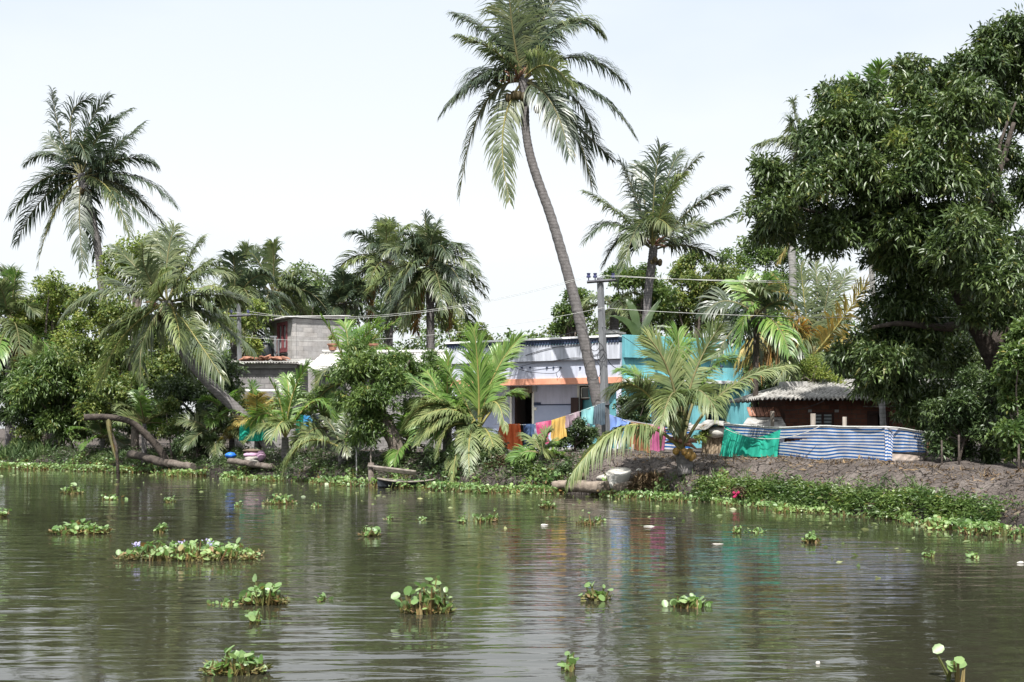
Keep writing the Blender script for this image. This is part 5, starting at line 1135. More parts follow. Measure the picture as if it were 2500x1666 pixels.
# pots on the ridge
for px, lab in ((812, 'orange flowerpot on the pale hipped roof near the grey upper storey'), (912, 'orange flowerpot on the pale hipped roof, right behind the leafy bank tree')):
    p = at(px, 858, Yh + 1.0); p.z = zr + .12; o = empty('flowerpot', p); tag(o, lab, 'flowerpot', 'flowerpots on the hipped roof')
    mb = MB(); mb.tube([p, p + Vector((0, 0, .22)), p + Vector((0, 0, .23)), p + Vector((0, 0, .29))], [.15, .21, .25, .25], 12, smooth=False); mb.build('pot', M['tile'], o, world=True)
    V, TT = crown_np([(p.x, p.y, p.z + .45, .16, .16, .2)], 14, 6, .16, .05, .03, 0., .3, px, .2); np_obj('plant', V, [TT], M['leaf_light'], [0], o)
# water tank left of the upper storey
p = at(652, 892, 62.8); o = empty('water_tank', p); tag(o, 'black water tank on a grey stand left of the grey upper storey', 'tank')
mb = MB(); zt_ = H + (CY - 838) / F * 62.8; zq = H + (CY - 880) / F * 62.8
mb.tube([(p.x, p.y, zq), (p.x, p.y, zq + .08), (p.x, p.y, zt_ - .2), (p.x, p.y, zt_ - .05), (p.x, p.y, zt_)], [.42, .46, .46, .34, .16], 18); mb.build('tank_body', M['tank'], o, world=True)
mb = MB()
for sx in (-.5, .5):
    for sy in (-.45, .45): mb.box(p.x + sx - .05, p.x + sx + .05, p.y + sy - .05, p.y + sy + .05, gz(p.x, p.y) - .1, zt_ + .25)
mb.box(p.x - .55, p.x + .55, p.y - .5, p.y + .5, zq - .08, zq - .005); mb.box(p.x - .6, p.x + .6, p.y - .5, p.y - .42, zt_ + .253, zt_ + .33); mb.build('stand', M['pole'], o, world=True)

# red brick house
Yb = 41.5; O3 = at(1917, 0, Yb); B = Fac((O3.x, Yb), R(0), 'brick_house', 'low red brick house with a mossy corrugated roof behind the striped tarp', 'house', 'houses along the bank')
uE = B.uz(2335, 1000, 0)[0]; ze = H + (CY - 978) / F * Yb
bw = B.rect(1982, 1007, 2037, 1062, 0); bd = B.rect(2117, 1004, 2172, 1140, 0)
mb = MB(); wall_mb(mb, 0, uE, .4, ze, 0, .22, [bw, (bd[0], bd[1], .3, bd[3])]); mb.box(0, .22, .22, 4.5, .4, ze + .2); mb.box(uE - .22, uE, .22, 4.5, .4, ze + .2); mb.box(0.22, uE - .22, 4.3, 4.5, .4, ze + .2); mb.build('wall', M['brick'], B.root)
B.b('inner_wall', 'room_shade', (.3, uE - .3, 2.2, 2.3, .4, ze))
mb = MB(); cm = (bw[0] + bw[1]) / 2; wall_mb(mb, bw[0] + .003, bw[1] - .003, bw[2] + .003, bw[3] - .003, .04, .12, [(bw[0] + .07, cm - .04, bw[2] + .07, bw[3] - .07), (cm + .04, bw[1] - .07, bw[2] + .07, bw[3] - .07)])
w2 = mb.build('window', M['brown_wood'], B.root)
mb = MB()
for k in range(6):
    z = bw[2] + .1 + k * (bw[3] - bw[2] - .2) / 5; mb.box(bw[0] + .07, cm - .04, .085, .10, z - .035, z + .035); mb.box(cm + .04, bw[1] - .07, .085, .10, z - .035, z + .035)
mb.build('louvre', M['pane'], w2)
B.b('lintel_block', 'concrete', (bw[0] - .12, bw[0] - .01, -.03, .0, bw[3] + .0, bw[3] + .09), (bw[1] + .01, bw[1] + .14, -.03, .0, bw[3] + .0, bw[3] + .09))
dr = MB(); wall_mb(dr, bd[0] + .003, bd[1] - .003, .5, bd[3] - .003, .05, .16, [(bd[0] + .09, bd[1] - .09, .4, bd[3] - .1)]); df = dr.build('door_frame', M['brown_wood'], B.root)
B.b('door', 'brown_wood', (bd[0] + .1, bd[1] - .35, .18, .23, .5, bd[3] - .12)); B.b('door_hood', 'wood', (bd[0] - .15, bd[1] + .3, -.22, -.002, bd[3] + .13, bd[3] + .17))
el = Vector(at(1852, 974, Yb - .75)); er = Vector(at(2360, 974, Yb - .75)); rl = Vector(at(1960, 928, Yb + 2.2)); rr_ = Vector(at(2380, 928, Yb + 2.2)); el.z = er.z = H + (CY - 974) / F * (Yb - .75); bk = Vector((el.x, Yb + 5.1, el.z))
corrugated('roof', el, er, rl, rr_, 44, .045, M['asbestos_old'], B.root, rough=.01); corrugated('roof', bk, el + Vector((-.01, 0, 0)), rl + Vector((-.03, .1, 0)), rl + Vector((-.02, 0, 0)), 16, .04, M['asbestos_old'], B.root, rough=.01)
corrugated('roof', Vector((er.x, Yb + 5.1, el.z)), bk, rr_ + Vector((0, .02, 0)), rl + Vector((0, .02, 0)), 40, .04, M['asbestos_old'], B.root)
q = [at(1913, 932, Yb + 1.1), at(1972, 932, Yb + 1.1), at(1913, 965, Yb + 1.1)]; mb = MB(); mb.box(q[0].x, q[1].x, Yb + 1.1, Yb + 1.9, q[2].z - .2, q[0].z); o = mb.build('chimney_block', M['concrete'], B.root, world=True, bevel=.015)

# low tiled shed beside the brick house
p = at(1812, 0, 40.6); S = Fac((p.x, 40.6), R(-4), 'tiled_shed', 'small shed with red roof tiles left of the brick house', 'shed')
ux = S.uz(1915, 1030, 0)[0]; zt_ = S.uz(1860, 1042, 0)[1]; zr_ = S.uz(1880, 1010, 1.6)[1]
S.b('wall', 'white_wall', (.3, ux, 0, .12, .4, zt_), (.3, .42, .12, 1.6, .4, zt_), (ux - .12, ux, .12, 1.6, .4, zt_))
mb = MB(); mb.quad([(-.1, -.25, zt_ - .06), (ux + .05, -.25, zt_ - .02), (ux + .05, 1.0, zr_ - .12), (.3, 1.0, zr_ - .14)]); mb.quad([(-.1, -.25, zt_ - .09), (.3, 1.0, zr_ - .17), (ux + .05, 1.0, zr_ - .15), (ux + .05, -.25, zt_ - .05)]); mb.build('roof', M['asbestos_old'], S.root)
for i in range(8):
    u = .35 + (ux - .3) * i / 8; mb = MB(); mb.box(0, (ux - .3) / 8 - .015, 0, .75, 0, .05); o = mb.build('roof_tile', M['tile'], S.root, bevel=.02); o.location = (u, .95, zr_ - .12 + .01 * (i % 2)); o.rotation_euler = (R(24), R(2 * (i % 3 - 1)), 0)

# thatch lean-to with a sheet and a sack on top, left of the netting
p = at(1692, 0, 39.2); K = Fac((p.x, 39.2), R(3), 'thatch_lean_to', 'sagging palm-thatch lean-to between the squat palm and the green netting', 'shed')
uk = K.uz(1775, 1080, 0)[0]
mb = MB(); nx, nzv = 16, 8; zk0 = gz(p.x + .5, 39.2) - .1
for i in range(nx):
    for j in range(nzv):
        f = lambda i_, j_: (.28 + (uk - .28) * i_ / nx, .04 * math.sin(i_ * 2.3 + j_) + .03 * (i_ % 2), zk0 + (1.02 + .05 * math.sin(i_ * .6)) * j_ / nzv)
        mb.quad([f(i, j), f(i + 1, j), f(i + 1, j + 1), f(i, j + 1)])
mb.build('wall', M['thatch'], K.root)
V = []; mb = MB(); g = lambda i_, j_: (-.12 + (uk + .15) * i_ / 12, -.35 + 1.5 * j_ / 6, zk0 + .82 + .42 * i_ / 12 + .10 * j_ / 6 + .05 * math.sin(i_ * 1.1 + j_ * .9) - .18 * (i_ / 12) ** 4)
for i in range(12):
    for j in range(6): mb.quad([g(i, j), g(i + 1, j), g(i + 1, j + 1), g(i, j + 1)])
o = mb.build('roof', M['asbestos_old'], K.root); sm = o.modifiers.new('thick', 'SOLIDIFY'); sm.thickness = .03
p = at(1748, 1056, 39.3); mb = MB(); mb.ball(p, .36, .3, .18, jit=.09, nu=16, nv=10); o = mb.build('sack', M['foam']); tag(o, 'bulging white sack on the roof of the thatch lean-to', 'sack')
V, TT = crown_np([(*at(1722, 1060, 39.1), .2, .2, .13), (*at(1705, 1075, 39.0), .18, .18, .1)], 40, 7, .14, .04, .04, -.1, .3, 77, .3); o = np_obj('creeper', V, [TT], M['leaf_light'], [0]); tag(o, 'light green creeper on the edge of the lean-to roof beside the white sack', 'plant')

# ---------------------------------------------------------------- poles and lines
Yp = 43.6
b = onground(1482, Yp, -.2); r = empty('utility_pole', b); tag(r, 'grey concrete utility pole leaning beside the bent palm trunk', 'utility pole', 'utility poles')
tp_ = at(1465, 678, Yp); mb = MB(); mb.tube([b, b.lerp(tp_, .5), tp_], [.18, .155, .13], 4, smooth=False); o = mb.build('pole_shaft', M['pole'], r, world=True, bevel=.02)
mb = MB(); a0 = at(1433, 689, Yp - .16); a1 = at(1503, 684, Yp - .16); mb.tube([a0, a1], .055, 4, smooth=False); mb.build('crossarm', M['steel'], r, world=True)
INS = []
for px in (1437, 1453, 1497):
    p = at(px, 686, Yp - .16); mb = MB(); mb.tube([p, p + Vector((0, 0, .1)), p + Vector((0, 0, .11)), p + Vector((0, 0, .17)), p + Vector((0, 0, .19)), p + Vector((0, 0, .27))], [.02, .02, .075, .075, .05, .07], 10, smooth=False)
    mb.build('insulator', M['insul'], r, world=True); INS.append(p + Vector((0, 0, .2)))
mb = MB(); rc = random.Random(3)
for px, py, q in ((1452, 842, .22), (1458, 858, .30), (1448, 905, .34), (1470, 870, .2)):
    cc = at(px, py, Yp - .22); mb.tube([cc + Vector((math.cos(a * .35) * q * .8, .02 * math.sin(a), math.sin(a * .35) * q)) for a in range(19)], .012, 5)
mb.build('cable_coil', M['wire_dark'], r, world=True)
mb = MB(); pz_ = b.lerp(tp_, .29)
mb.tube([pz_ - Vector((0, 0, .02)), pz_ + Vector((0, 0, .03))], .185, 8); mb.build('pole_band', M['steel'], r, world=True)
b = onground(588, 59.0, -.2); r = empty('utility_pole', b); tag(r, 'older utility pole half hidden behind the leaning palm at the left', 'utility pole', 'utility poles')
tp2 = at(583, 742, 59.0); mb = MB(); mb.tube([b, b.lerp(tp2, .5), tp2], [.15, .13, .11], 4, smooth=False); mb.build('pole_shaft', M['pole'], r, world=True, bevel=.02)
mb = MB(); mb.tube([at(560, 772, 58.8), at(612, 770, 58.8)], .06, 4, smooth=False); mb.build('crossarm', M['steel'], r, world=True)
for px in (564, 606):
    p = at(px, 770, 58.8); mb = MB(); mb.tube([p, p + Vector((0, 0, .1)), p + Vector((0, 0, .12)), p + Vector((0, 0, .26))], [.02, .02, .08, .06], 9, smooth=False); mb.build('insulator', M['insul'], r, world=True)


def wire(label, pts, rad=.007, mat='wire_light', name='power_line'):
    P = [Vector(p) for p in pts]
    if len(P) == 3:      # start, lowest middle, end
        c = 2 * P[1] - .5 * (P[0] + P[2]); Q = [(1 - t) ** 2 * P[0] + 2 * t * (1 - t) * c + t * t * P[2] for t in [i / 28 for i in range(29)]]
    else: Q = smooth_path([(p, 1) for p in P], 8)[0]
    mb = MB(); mb.tube(Q, rad, 5); o = mb.build(name, M[mat]); tag(o, label, 'cable', 'overhead lines'); return o


q1 = at(564, 762, 58.8); q2 = at(606, 760, 58.8)
wire('upper of the two pale wires running from the left pole to the leaning pole', [q1, at(950, 768, 50.5), INS[0]])
wire('pale wire just under the topmost one between the left pole and the leaning pole', [q2, at(952, 772, 51.2), INS[1]])
wire('pale wire crossing in front of the grey upper storey below its window top', [at(583, 822, 59.0), at(960, 826, 50.5), at(1470, 752, Yp - .2)])
wire('upper pale wire from the leaning pole to the mango tree at the right', [INS[1], at(1900, 686, 38), at(2540, 672, 33)])
wire('second pale wire from the leaning pole towards the mango tree', [INS[2], at(1900, 690, 38.3), at(2540, 690, 33)])
wire('lower pale wire from the leaning pole crossing the areca palm crown', [at(1470, 752, Yp - .2), at(1950, 774, 38), at(2540, 770, 33)])
wire('dark cable sagging from the leaning pole to the turquoise wall', [at(1484, 876, Yp - .25), at(1502, 898, 45), at(1540, 908, 46.8)], .014, 'wire_dark')
wire('dark cable from the leaning pole down past the turquoise parapet', [at(1476, 800, Yp - .2), at(1560, 850, 45), at(1640, 930, 47.5)], .010, 'wire_dark')
wire('dark cable crossing the bent palm trunk from the white parapet to the pole', [at(1360, 822, 47), at(1425, 806, 45), at(1472, 800, Yp - .2)], .012, 'wire_dark')
wire('thin dark cable running to the right from the brick house roof', [at(1915, 1003, 41.3), at(1960, 998, 41), at(2010, 980, 40.6)], .010, 'wire_dark')

# ---------------------------------------------------------------- laundry
def cloth(name, label, cat, pa, pb_, h0, h1, cols, group, folds=5, amp=.05, flare=0., nx=26, nz_=16, back=.5, seed=1, pinch=None, scale=3, wedge=None):
    """cloth folded over a line between pa and pb_ (world); h0, h1: drop at the two ends"""
    pa, pb_ = np.array(pa), np.array(pb_); rd = np.random.default_rng(seed); ph = rd.uniform(0, 6.28, 5)
    d = pb_ - pa; n = np.array((d[1], -d[0], 0.)); n /= np.linalg.norm(n)
    if n[1] > 0: n = -n
    u = np.linspace(0, 1, nx)[None, :]; parts = []; tris = []; k = 0
    for side, fr in ((1, 1.), (-1, back)):
        v = np.linspace(0, 1, nz_)[:, None]; h = (h0 + (h1 - h0) * u) * fr * (1 + .03 * np.sin(u * 9 + ph[4]))
        uu = .5 + (u - .5) * (1 + flare * v)
        if pinch: uu = pinch[0] + (uu - pinch[0]) * (1 - pinch[2] * np.exp(-((v - pinch[1]) / .16) ** 2))
        a = amp * (.25 + v) * (np.sin(u * folds * 6.28 + ph[0] + v * .8) + .5 * np.sin(u * folds * 11 + ph[1] - v * 1.5)) + .02 * np.sin(v * 5 + ph[2] + u * 3)
        P = pa[None, None] + d[None, None] * uu[..., None] + n[None, None] * (side * .015 + side * abs(amp) * .6 * v + a)[..., None] + np.array((0, 0, -1.))[None, None] * (v * h)[..., None]
        P = P + np.array((0, 0, .012))
        parts.append(P.reshape(-1, 3)); i, j = np.meshgrid(np.arange(nz_ - 1), np.arange(nx - 1), indexing='ij'); q = (i * nx + j).ravel() + k
        tris.append(np.stack([q, q + 1, q + nx + 1, q + nx], 1)); k += nx * nz_
    m = cloth_mat(name + '_fabric', cols[0], cols[1], scale)
    o = np_obj(name, np.vstack(parts), [np.vstack(tris)], m, [0], smooth=True); tag(o, label, cat, group); return o


Yl0, Yl1 = 42.2, 43.2
def LP(px, py): return at(px, py, Yl0 + (Yl1 - Yl0) * (px - 1210) / 270)
wire('clothes line rising from the tall fan palm to the leaning pole', [LP(1205, 1036), LP(1300, 1037), LP(1345, 1028), LP(1420, 1004), LP(1478, 982)], .008, 'wire_light', 'clothes_line')
g_ = 'laundry on the lines'; sc_ = 42.5 / F
cloth('hanging_cloth', 'long orange cloth hanging at the left end of the clothes line', 'laundry', LP(1220, 1036), LP(1270, 1036), 64 * sc_, 62 * sc_, ((.66, .15, .055), (.78, .22, .09)), g_, 4, .05, .28, back=.7, seed=1)
cloth('hanging_jeans', 'dark blue jeans with a pale print hanging right of the orange cloth', 'laundry', LP(1277, 1037), LP(1304, 1036), 56 * sc_, 54 * sc_, ((.015, .03, .09), (.10, .16, .28)), g_, 2, .04, 0, back=.3, seed=2, scale=5)
cloth('hanging_towel', 'pink towel gathered in a knot near its lower end', 'laundry', LP(1308, 1034), LP(1345, 1027), 54 * sc_, 56 * sc_, ((.42, .06, .15), (.60, .17, .28)), g_, 4, .035, -.1, back=.4, seed=3, pinch=(.6, .72, .5))
cloth('hanging_cloth', 'plain yellow cloth hanging beside the pink towel', 'laundry', LP(1347, 1027), LP(1380, 1016), 56 * sc_, 52 * sc_, ((.52, .34, .09), (.64, .44, .15)), g_, 3, .04, .15, back=.8, seed=4)
cloth('hanging_cloth', 'thin mauve cloth with two drooping points on the line', 'laundry', LP(1380, 1016), LP(1414, 1005), 30 * sc_, 27 * sc_, ((.22, .16, .19), (.36, .28, .31)), g_, 2, .05, .05, back=.6, seed=5)
cloth('hanging_cloth', 'pale turquoise cloth hanging between the mauve and the grey ones', 'laundry', LP(1419, 1003), LP(1450, 992), 38 * sc_, 42 * sc_, ((.20, .44, .46), (.30, .55, .56)), g_, 2, .04, -.1, back=.7, seed=6)
cloth('hanging_cloth', 'pleated slate grey cloth hanging next to the leaning pole', 'laundry', LP(1450, 992), LP(1477, 983), 46 * sc_, 56 * sc_, ((.07, .10, .13), (.14, .18, .21)), g_, 5, .04, .05, back=.7, seed=7)
def LQ(px, py): return at(px, py, 42.6 - (px - 1490) / 150 * 2.0)
wire('clothes line from the leaning pole to the right past the squat palm', [LQ(1488, 1012), LQ(1540, 1032), LQ(1600, 1040), LQ(1650, 1036)], .008, 'wire_light', 'clothes_line')
cloth('hanging_shirt', 'light blue shirt hanging right of the leaning pole', 'laundry', LQ(1490, 1013), LQ(1538, 1031), 44 * sc_, 24 * sc_, ((.16, .26, .56), (.24, .35, .66)), g_, 2, .06, -.05, back=.6, seed=8)
cloth('hanging_cloth', 'brown and orange striped cloth right of the blue shirt', 'laundry', LQ(1540, 1031), LQ(1588, 1038), 62 * sc_, 68 * sc_, ((.20, .08, .05), (.34, .17, .08)), g_, 6, .035, .05, back=.6, seed=9, scale=6)
cloth('hanging_cloth', 'magenta cloth hanging beside the squat coconut palm', 'laundry', LQ(1589, 1038), LQ(1624, 1040), 62 * sc_, 60 * sc_, ((.34, .08, .18), (.46, .14, .26)), g_, 4, .035, -.05, back=.6, seed=10)
# laundry and sheets at the left
def LL(px, py): return at(px, py, 49.5)
wire('clothes line between the small palms at the left', [LL(640, 1008), LL(720, 1014), LL(800, 1008)], .008, 'wire_light', 'clothes_line')
sl = 49.5 / F
cloth('hanging_shirt', 'bright blue checked shirt hanging between the small palms at the left', 'laundry', LL(741, 1013), LL(763, 1013), 46 * sl, 44 * sl, ((.02, .16, .38), (.10, .34, .56)), g_, 2, .04, .0, back=.5, seed=11, scale=8)
cloth('hanging_cloth', 'navy cloth hanging right of the blue checked shirt', 'laundry', LL(764, 1013), LL(790, 1011), 62 * sl, 58 * sl, ((.012, .018, .04), (.03, .04, .08)), g_, 3, .04, .05, back=.6, seed=12)
cloth('hanging_cloth', 'emerald green cloth hanging left of the blue checked shirt', 'laundry', LL(724, 1014), LL(741, 1014), 50 * sl, 56 * sl, ((.01, .17, .10), (.02, .26, .16)), g_, 3, .05, .2, back=.6, seed=13)
cloth('green_sheet', 'emerald plastic sheet behind the leaning palm trunk', 'tarp', LL(586, 1030), LL(668, 1020), 48 * sl, 56 * sl, ((.02, .30, .22), (.03, .42, .30)), 'tarps', 3, .06, .05, back=.2, seed=14)
p = at(806, 1035, 49.0); mb = MB(); mb.ball(p, .34, .2, .46, jit=.03, nu=18, nv=12); o = mb.build('sack', M['foam']); tag(o, 'large white sack leaning beside the navy laundry', 'sack')
b = onground(783, 49.2, -.1); mb = MB(); mb.tube([b, at(786, 1010, 49.2)], .05, 7, jit=.1); tag(mb.build('wooden_post', M['wood']), 'wooden post between the navy cloth and the white sack', 'post', 'posts on the bank')

# ---------------------------------------------------------------- striped tarp fence
def tarp(name, label, cat, top, bot, mat, per=14, rows=22, stripes=10.2, amp=.03, hole=None, seed=1, parent=None):
    """top and bot: lists of world points; rows in between follow both edges"""
    rd = np.random.default_rng(seed); ph = rd.uniform(0, 6.28, 6)
    tpth = np.array(smooth_path([(Vector(p), 1) for p in top], per)[0]); bpth = np.array(smooth_path([(Vector(p), 1) for p in bot], per)[0]); n = len(tpth)
    v = np.linspace(0, 1, rows)[:, None]; P = tpth[None] * (1 - v)[..., None] + bpth[None] * v[..., None]
    u = np.linspace(0, 1, n)[None]
    sag = amp * np.sin(v * math.pi) * (np.sin(u * 23 + ph[0] + v * 2) + .6 * np.sin(u * 51 + ph[1] - v * 3)) + amp * .5 * np.sin(u * 90 + ph[2] + v * 5) * v
    P[..., 1] += sag; P[..., 2] += amp * .5 * np.sin(u * 17 + ph[3]) * np.sin(v * math.pi)
    i, j = np.meshgrid(np.arange(rows - 1), np.arange(n - 1), indexing='ij'); a = (i * n + j).ravel(); q = np.stack([a, a + 1, a + n + 1, a + n], 1)
    if hole:
        uc = (j.ravel() + .5) / (n - 1); vc = (i.ravel() + .5) / (rows - 1); q = q[~hole(uc, vc)]
    o = np_obj(name, P.reshape(-1, 3), [q], mat, [0], parent, smooth=True)
    me = o.data; uvl = me.uv_layers.new(name='UVMap'); li = np.empty(len(me.loops), dtype=np.int32); me.loops.foreach_get('vertex_index', li)
    uvv = np.stack([np.broadcast_to(u, (rows, n)), np.broadcast_to(v * stripes + .06 * np.sin(u * 14 + ph[4]), (rows, n))], -1).reshape(-1, 2)
    uvl.data.foreach_set('uv', uvv[li].astype(np.float32).ravel())
    if label: tag(o, label, cat, 'tarps')
    return o


TT_ = [(1768, 1036, 36.6), (1850, 1042, 35.4), (1907, 1045, 34.6), (2000, 1041, 33.3), (2062, 1043, 32.5), (2160, 1044, 31.2)]
def bot_of(px, Yv, dz=0.): p = onground(px, Yv, dz); return p
fr = empty('tarp_fence', bot_of(1960, 34)); tag(fr, 'fence of blue and white striped tarp on the bank in front of the brick house', 'fence')
def ground_px(px, Y0):
    return onground(px, Y0, .03)
tb = [ground_px(a, Yv) for a, _, Yv in TT_]; tt_ = [at(*q) for q in TT_]
mid = [t_ + (b_ - t_) * .60 for t_, b_ in zip(tt_, tb)]
tarp('upper_sheet', None, None, tt_, mid, M['stripe'], 18, 26, 6.2, .014, lambda u, v: ((u > .30) & (u < .53) & (v > .60 - .0 * u) & (v < .62 + .34 * (1 - ((u - .30) / .23) ** 1.6))), 3, fr)
mid2 = [m_ + Vector((0, -.05, .03)) for m_ in mid]; tb2 = [b_ + Vector((0, -.03, 0)) for b_ in tb]
tarp('lower_sheet', None, None, mid2, tb2, M['stripe'], 18, 14, 4.2, .016, None, 4, fr)
t2 = [(2160, 1044, 31.2), (2200, 1047, 31.6), (2230, 1052, 32.0), (2259, 1057, 32.4)]
tt2 = [at(*q) for q in t2]; tb3 = [ground_px(a, Yv) for a, _, Yv in t2]
tarp('end_sheet', None, None, tt2, [t_ + (b_ - t_) * .72 for t_, b_ in zip(tt2, tb3)], M['stripe'], 12, 20, 7.0, .014, None, 5, fr)
tarp('end_sheet', None, None, [at(2160, 1045, 31.12), at(2172, 1047, 31.2), at(2182, 1060, 31.3)], [ground_px(2160, 31.12), ground_px(2170, 31.2), ground_px(2178, 31.3)], M['stripe'], 6, 20, 10, .03, None, 6, fr)
tarp('beige_sheet', None, None, [at(2176, 1108, 31.4), at(2215, 1110, 31.7), at(2246, 1114, 32.1)], [ground_px(2176, 31.35), ground_px(2214, 31.65), ground_px(2244, 32.0)], cloth_mat('beige_canvas', (.32, .26, .22), (.46, .39, .34), 3, .15), 8, 14, 1, .02, None, 7, fr)
for px, Yv, pt in ((1771, 36.7, 1030), (1886, 35.1, 1004), (1985, 33.7, 1010), (2062, 32.7, 1018), (2160, 31.35, 1040), (2258, 32.5, 1056)):
    b = onground(px, Yv, -.2); mb = MB(); mb.tube([b, at(px, pt, Yv)], .055 if px != 1985 else .075, 7, jit=.08); mb.build('post', M['wood'], fr, world=True)
mb = MB(); P = [(p + Vector((0, -.02, .01)), 1) for p in tt_ + tt2[1:]]; mb.tube(smooth_path(P, 8)[0], .02, 5); mb.build('rope', M['wire_light'], fr, world=True)
# green netting
gt = [at(1770, 1040, 36.2), at(1800, 1056, 35.7), at(1838, 1068, 35.2), at(1872, 1062, 34.8), at(1906, 1049, 34.4)]; gb = [onground(1756, 36.0, .03), onground(1790, 35.6, .03), onground(1830, 35.0, .03), onground(1865, 34.5, .03), onground(1898, 34.2, .03)]
tarp('green_net', 'emerald green shade netting tied in front of the left end of the striped fence', 'netting', gt, gb, cloth_mat('green_netting', (.02, .28, .20), (.035, .40, .28), 2, .35), 12, 22, 1, .07, None, 8)
# blue striped sheet behind the laundry
tarp('striped_sheet', 'blue striped sheet hanging behind the magenta cloth and the squat palm', 'tarp', [at(1528, 1024, 43.0), at(1580, 1034, 42.4), at(1640, 1038, 41.8), at(1688, 1032, 41.2)], [onground(1560, 42.9, .15), onground(1595, 42.4, .1), onground(1640, 41.8, .1), onground(1685, 41.2, .1)], M['stripe'], 8, 20, 7.5, .04, None, 9)
wire('rope slung across the front of the green netting and the striped fence', [at(1768, 1046, 36.0), at(1880, 1072, 34.3), at(2000, 1042, 33.0)], .009, 'wire_light', 'rope')

# ---------------------------------------------------------------- things on the bank
def log(label, pa, pb_, r, mat='log', rings=10):
    pa, pb_ = Vector(pa), Vector(pb_); mb = MB(); P = [pa.lerp(pb_, i / rings) + Vector((random.uniform(-.02, .02), 0, random.uniform(-.02, .02))) for i in range(rings + 1)]
    mb.tube(P, [r * random.uniform(.93, 1.06) for _ in P], 12, jit=.03); o = mb.build('log', M[mat]); tag(o, label, 'log', 'logs on the shore'); return o


log('thick pale palm log lying at the water below the drooping frond', at(1386, 1187, 36.0), at(1482, 1190, 35.2), .17)
log('slimmer log behind the thick pale palm log', at(1350, 1186, 36.6), at(1412, 1180, 36.4), .13)
log('short cut log sticking out right of the heap of dry fronds', at(1500, 1192, 35.2), at(1636, 1178, 34.8), .14)
log('old log lying along the shore under the drooping bare trunk', at(318, 1108, 52.4), at(415, 1133, 50.2), .17, 'bark_dark')
log('pale log at the water in front of the pink sacks', at(560, 1125, 47.0), at(668, 1140, 45.8), .12, 'bark')
log('short mossy log near the far left shore', at(405, 1130, 50.4), at(470, 1140, 49.2), .15, 'bark')
# drooping bare trunk with dead frond
b = onground(425, 51.2, -.2); r = empty('dead_palm', b); tag(r, 'bare grey trunk bending over the water at the left with a dead frond hanging', 'dead tree')
trunk(r, [(b, .14), (at(385, 1092, 51.0), .15), (at(355, 1060, 50.8), .14), (at(325, 1034, 50.6), .125), (at(290, 1022, 50.4), .125), (at(245, 1018, 50.2), .125), (at(205, 1020, 50.0), .14)], M['bark_dark'], per=8)
frond('dead_frond', at(265, 1024, 50.3), at(272, 1075, 50.2), at(288, 1138, 50.1), r, [M['palm_dry'], M['rachis_dark']], n=26, L=.35, wid=.06, droop=1.2, rs=2.5, ragged=.4)
b = Vector((at(290, 0, 50).x, 50, -.3)); mb = MB(); mb.tube([b, at(284, 1090, 50.2), at(268, 1045, 50.3)], [.075, .065, .045], 8, jit=.06); tag(mb.build('mooring_post', M['bark_dark']), 'dark post standing in the water under the bending bare trunk', 'post', 'posts on the bank')
# sacks
rs_ = random.Random(8)
for (lab, px, py, Y, rx, rz, mt) in [('flat stone slab on top of the pile of sacks', 615, 1101, 47.0, .34, .07, 'stone'), ('pink sack in the middle of the pile by the leaning trunk foot', 615, 1111, 46.9, .32, .10, 'sack_pink'), ('grey sack under the pink one', 620, 1120, 46.8, .34, .10, 'sack'), ('lowest pale sack of the pile on the shore', 612, 1128, 46.7, .36, .11, 'sack'), ('small pink sack slumped right of the pile', 638, 1113, 46.7, .18, .2, 'sack_pink'), ('crumpled blue plastic sheet beside the pile of sacks', 563, 1112, 47.2, .22, .12, 'blue_plastic'), 
                                     ('white lump of foam on the dark mud slope', 1858, 1166, 32.2, .15, .06, 'foam'), ('pale stone near the left end of the thick log', 1410, 1163, 36.4, .22, .14, 'stone'), ('pale coconut husk on the slope above the frond heap', 1561, 1153, 36.0, .11, .11, 'sack'), ('wrapped beige bundle behind the white plastic tray', 1478, 1168, 36.3, .28, .11, 'sack'), ('white plastic bag draped over the thick log', 1497, 1182, 35.2, .12, .15, 'foam')]:
    p = at(px, py, Y); mb = MB(); mb.ball(p, rx, rx * .75, rz, jit=.10, nu=14, nv=9); o = mb.build('stone' if mt == 'stone' else ('foam_block' if 'foam on' in lab else 'sack' if 'sack' in lab else 'bundle'), M[mt]); tag(o, lab, 'stone' if mt == 'stone' else 'foam' if 'foam' in lab else 'bundle' if 'sack' not in lab else 'sack', 'sacks and bundles on the bank')
# white broken tray / boat shell
p = at(1510, 1164, 35.6); r = empty('plastic_tray', p); tag(r, 'broken white plastic tray lying tilted on the shore by the frond heap', 'tray')
mb = MB(); nu_ = 20
for k, (s1, z1_, s2, z2_) in enumerate(((1, .10, .80, -.1), (.80, -.1, 0.01, -.13), (1.0, .16, 1.04, .12), (1.04, .12, .84, -.14), (.84, -.14, .01, -.17))):
    for i in range(nu_):
        a0, a1 = 2 * math.pi * i / nu_, 2 * math.pi * (i + 1) / nu_
        f = lambda a, s, z: (p.x + .36 * s * math.cos(a), p.y + .26 * s * math.sin(a), p.z + z + .03 * math.cos(a) + .10 * s * math.sin(a))
        mb.quad([f(a0, s1, z1_), f(a1, s1, z1_), f(a1, s2, z2_), f(a0, s2, z2_)])
mb.build('tray_shell', M['foam'], r, world=True)
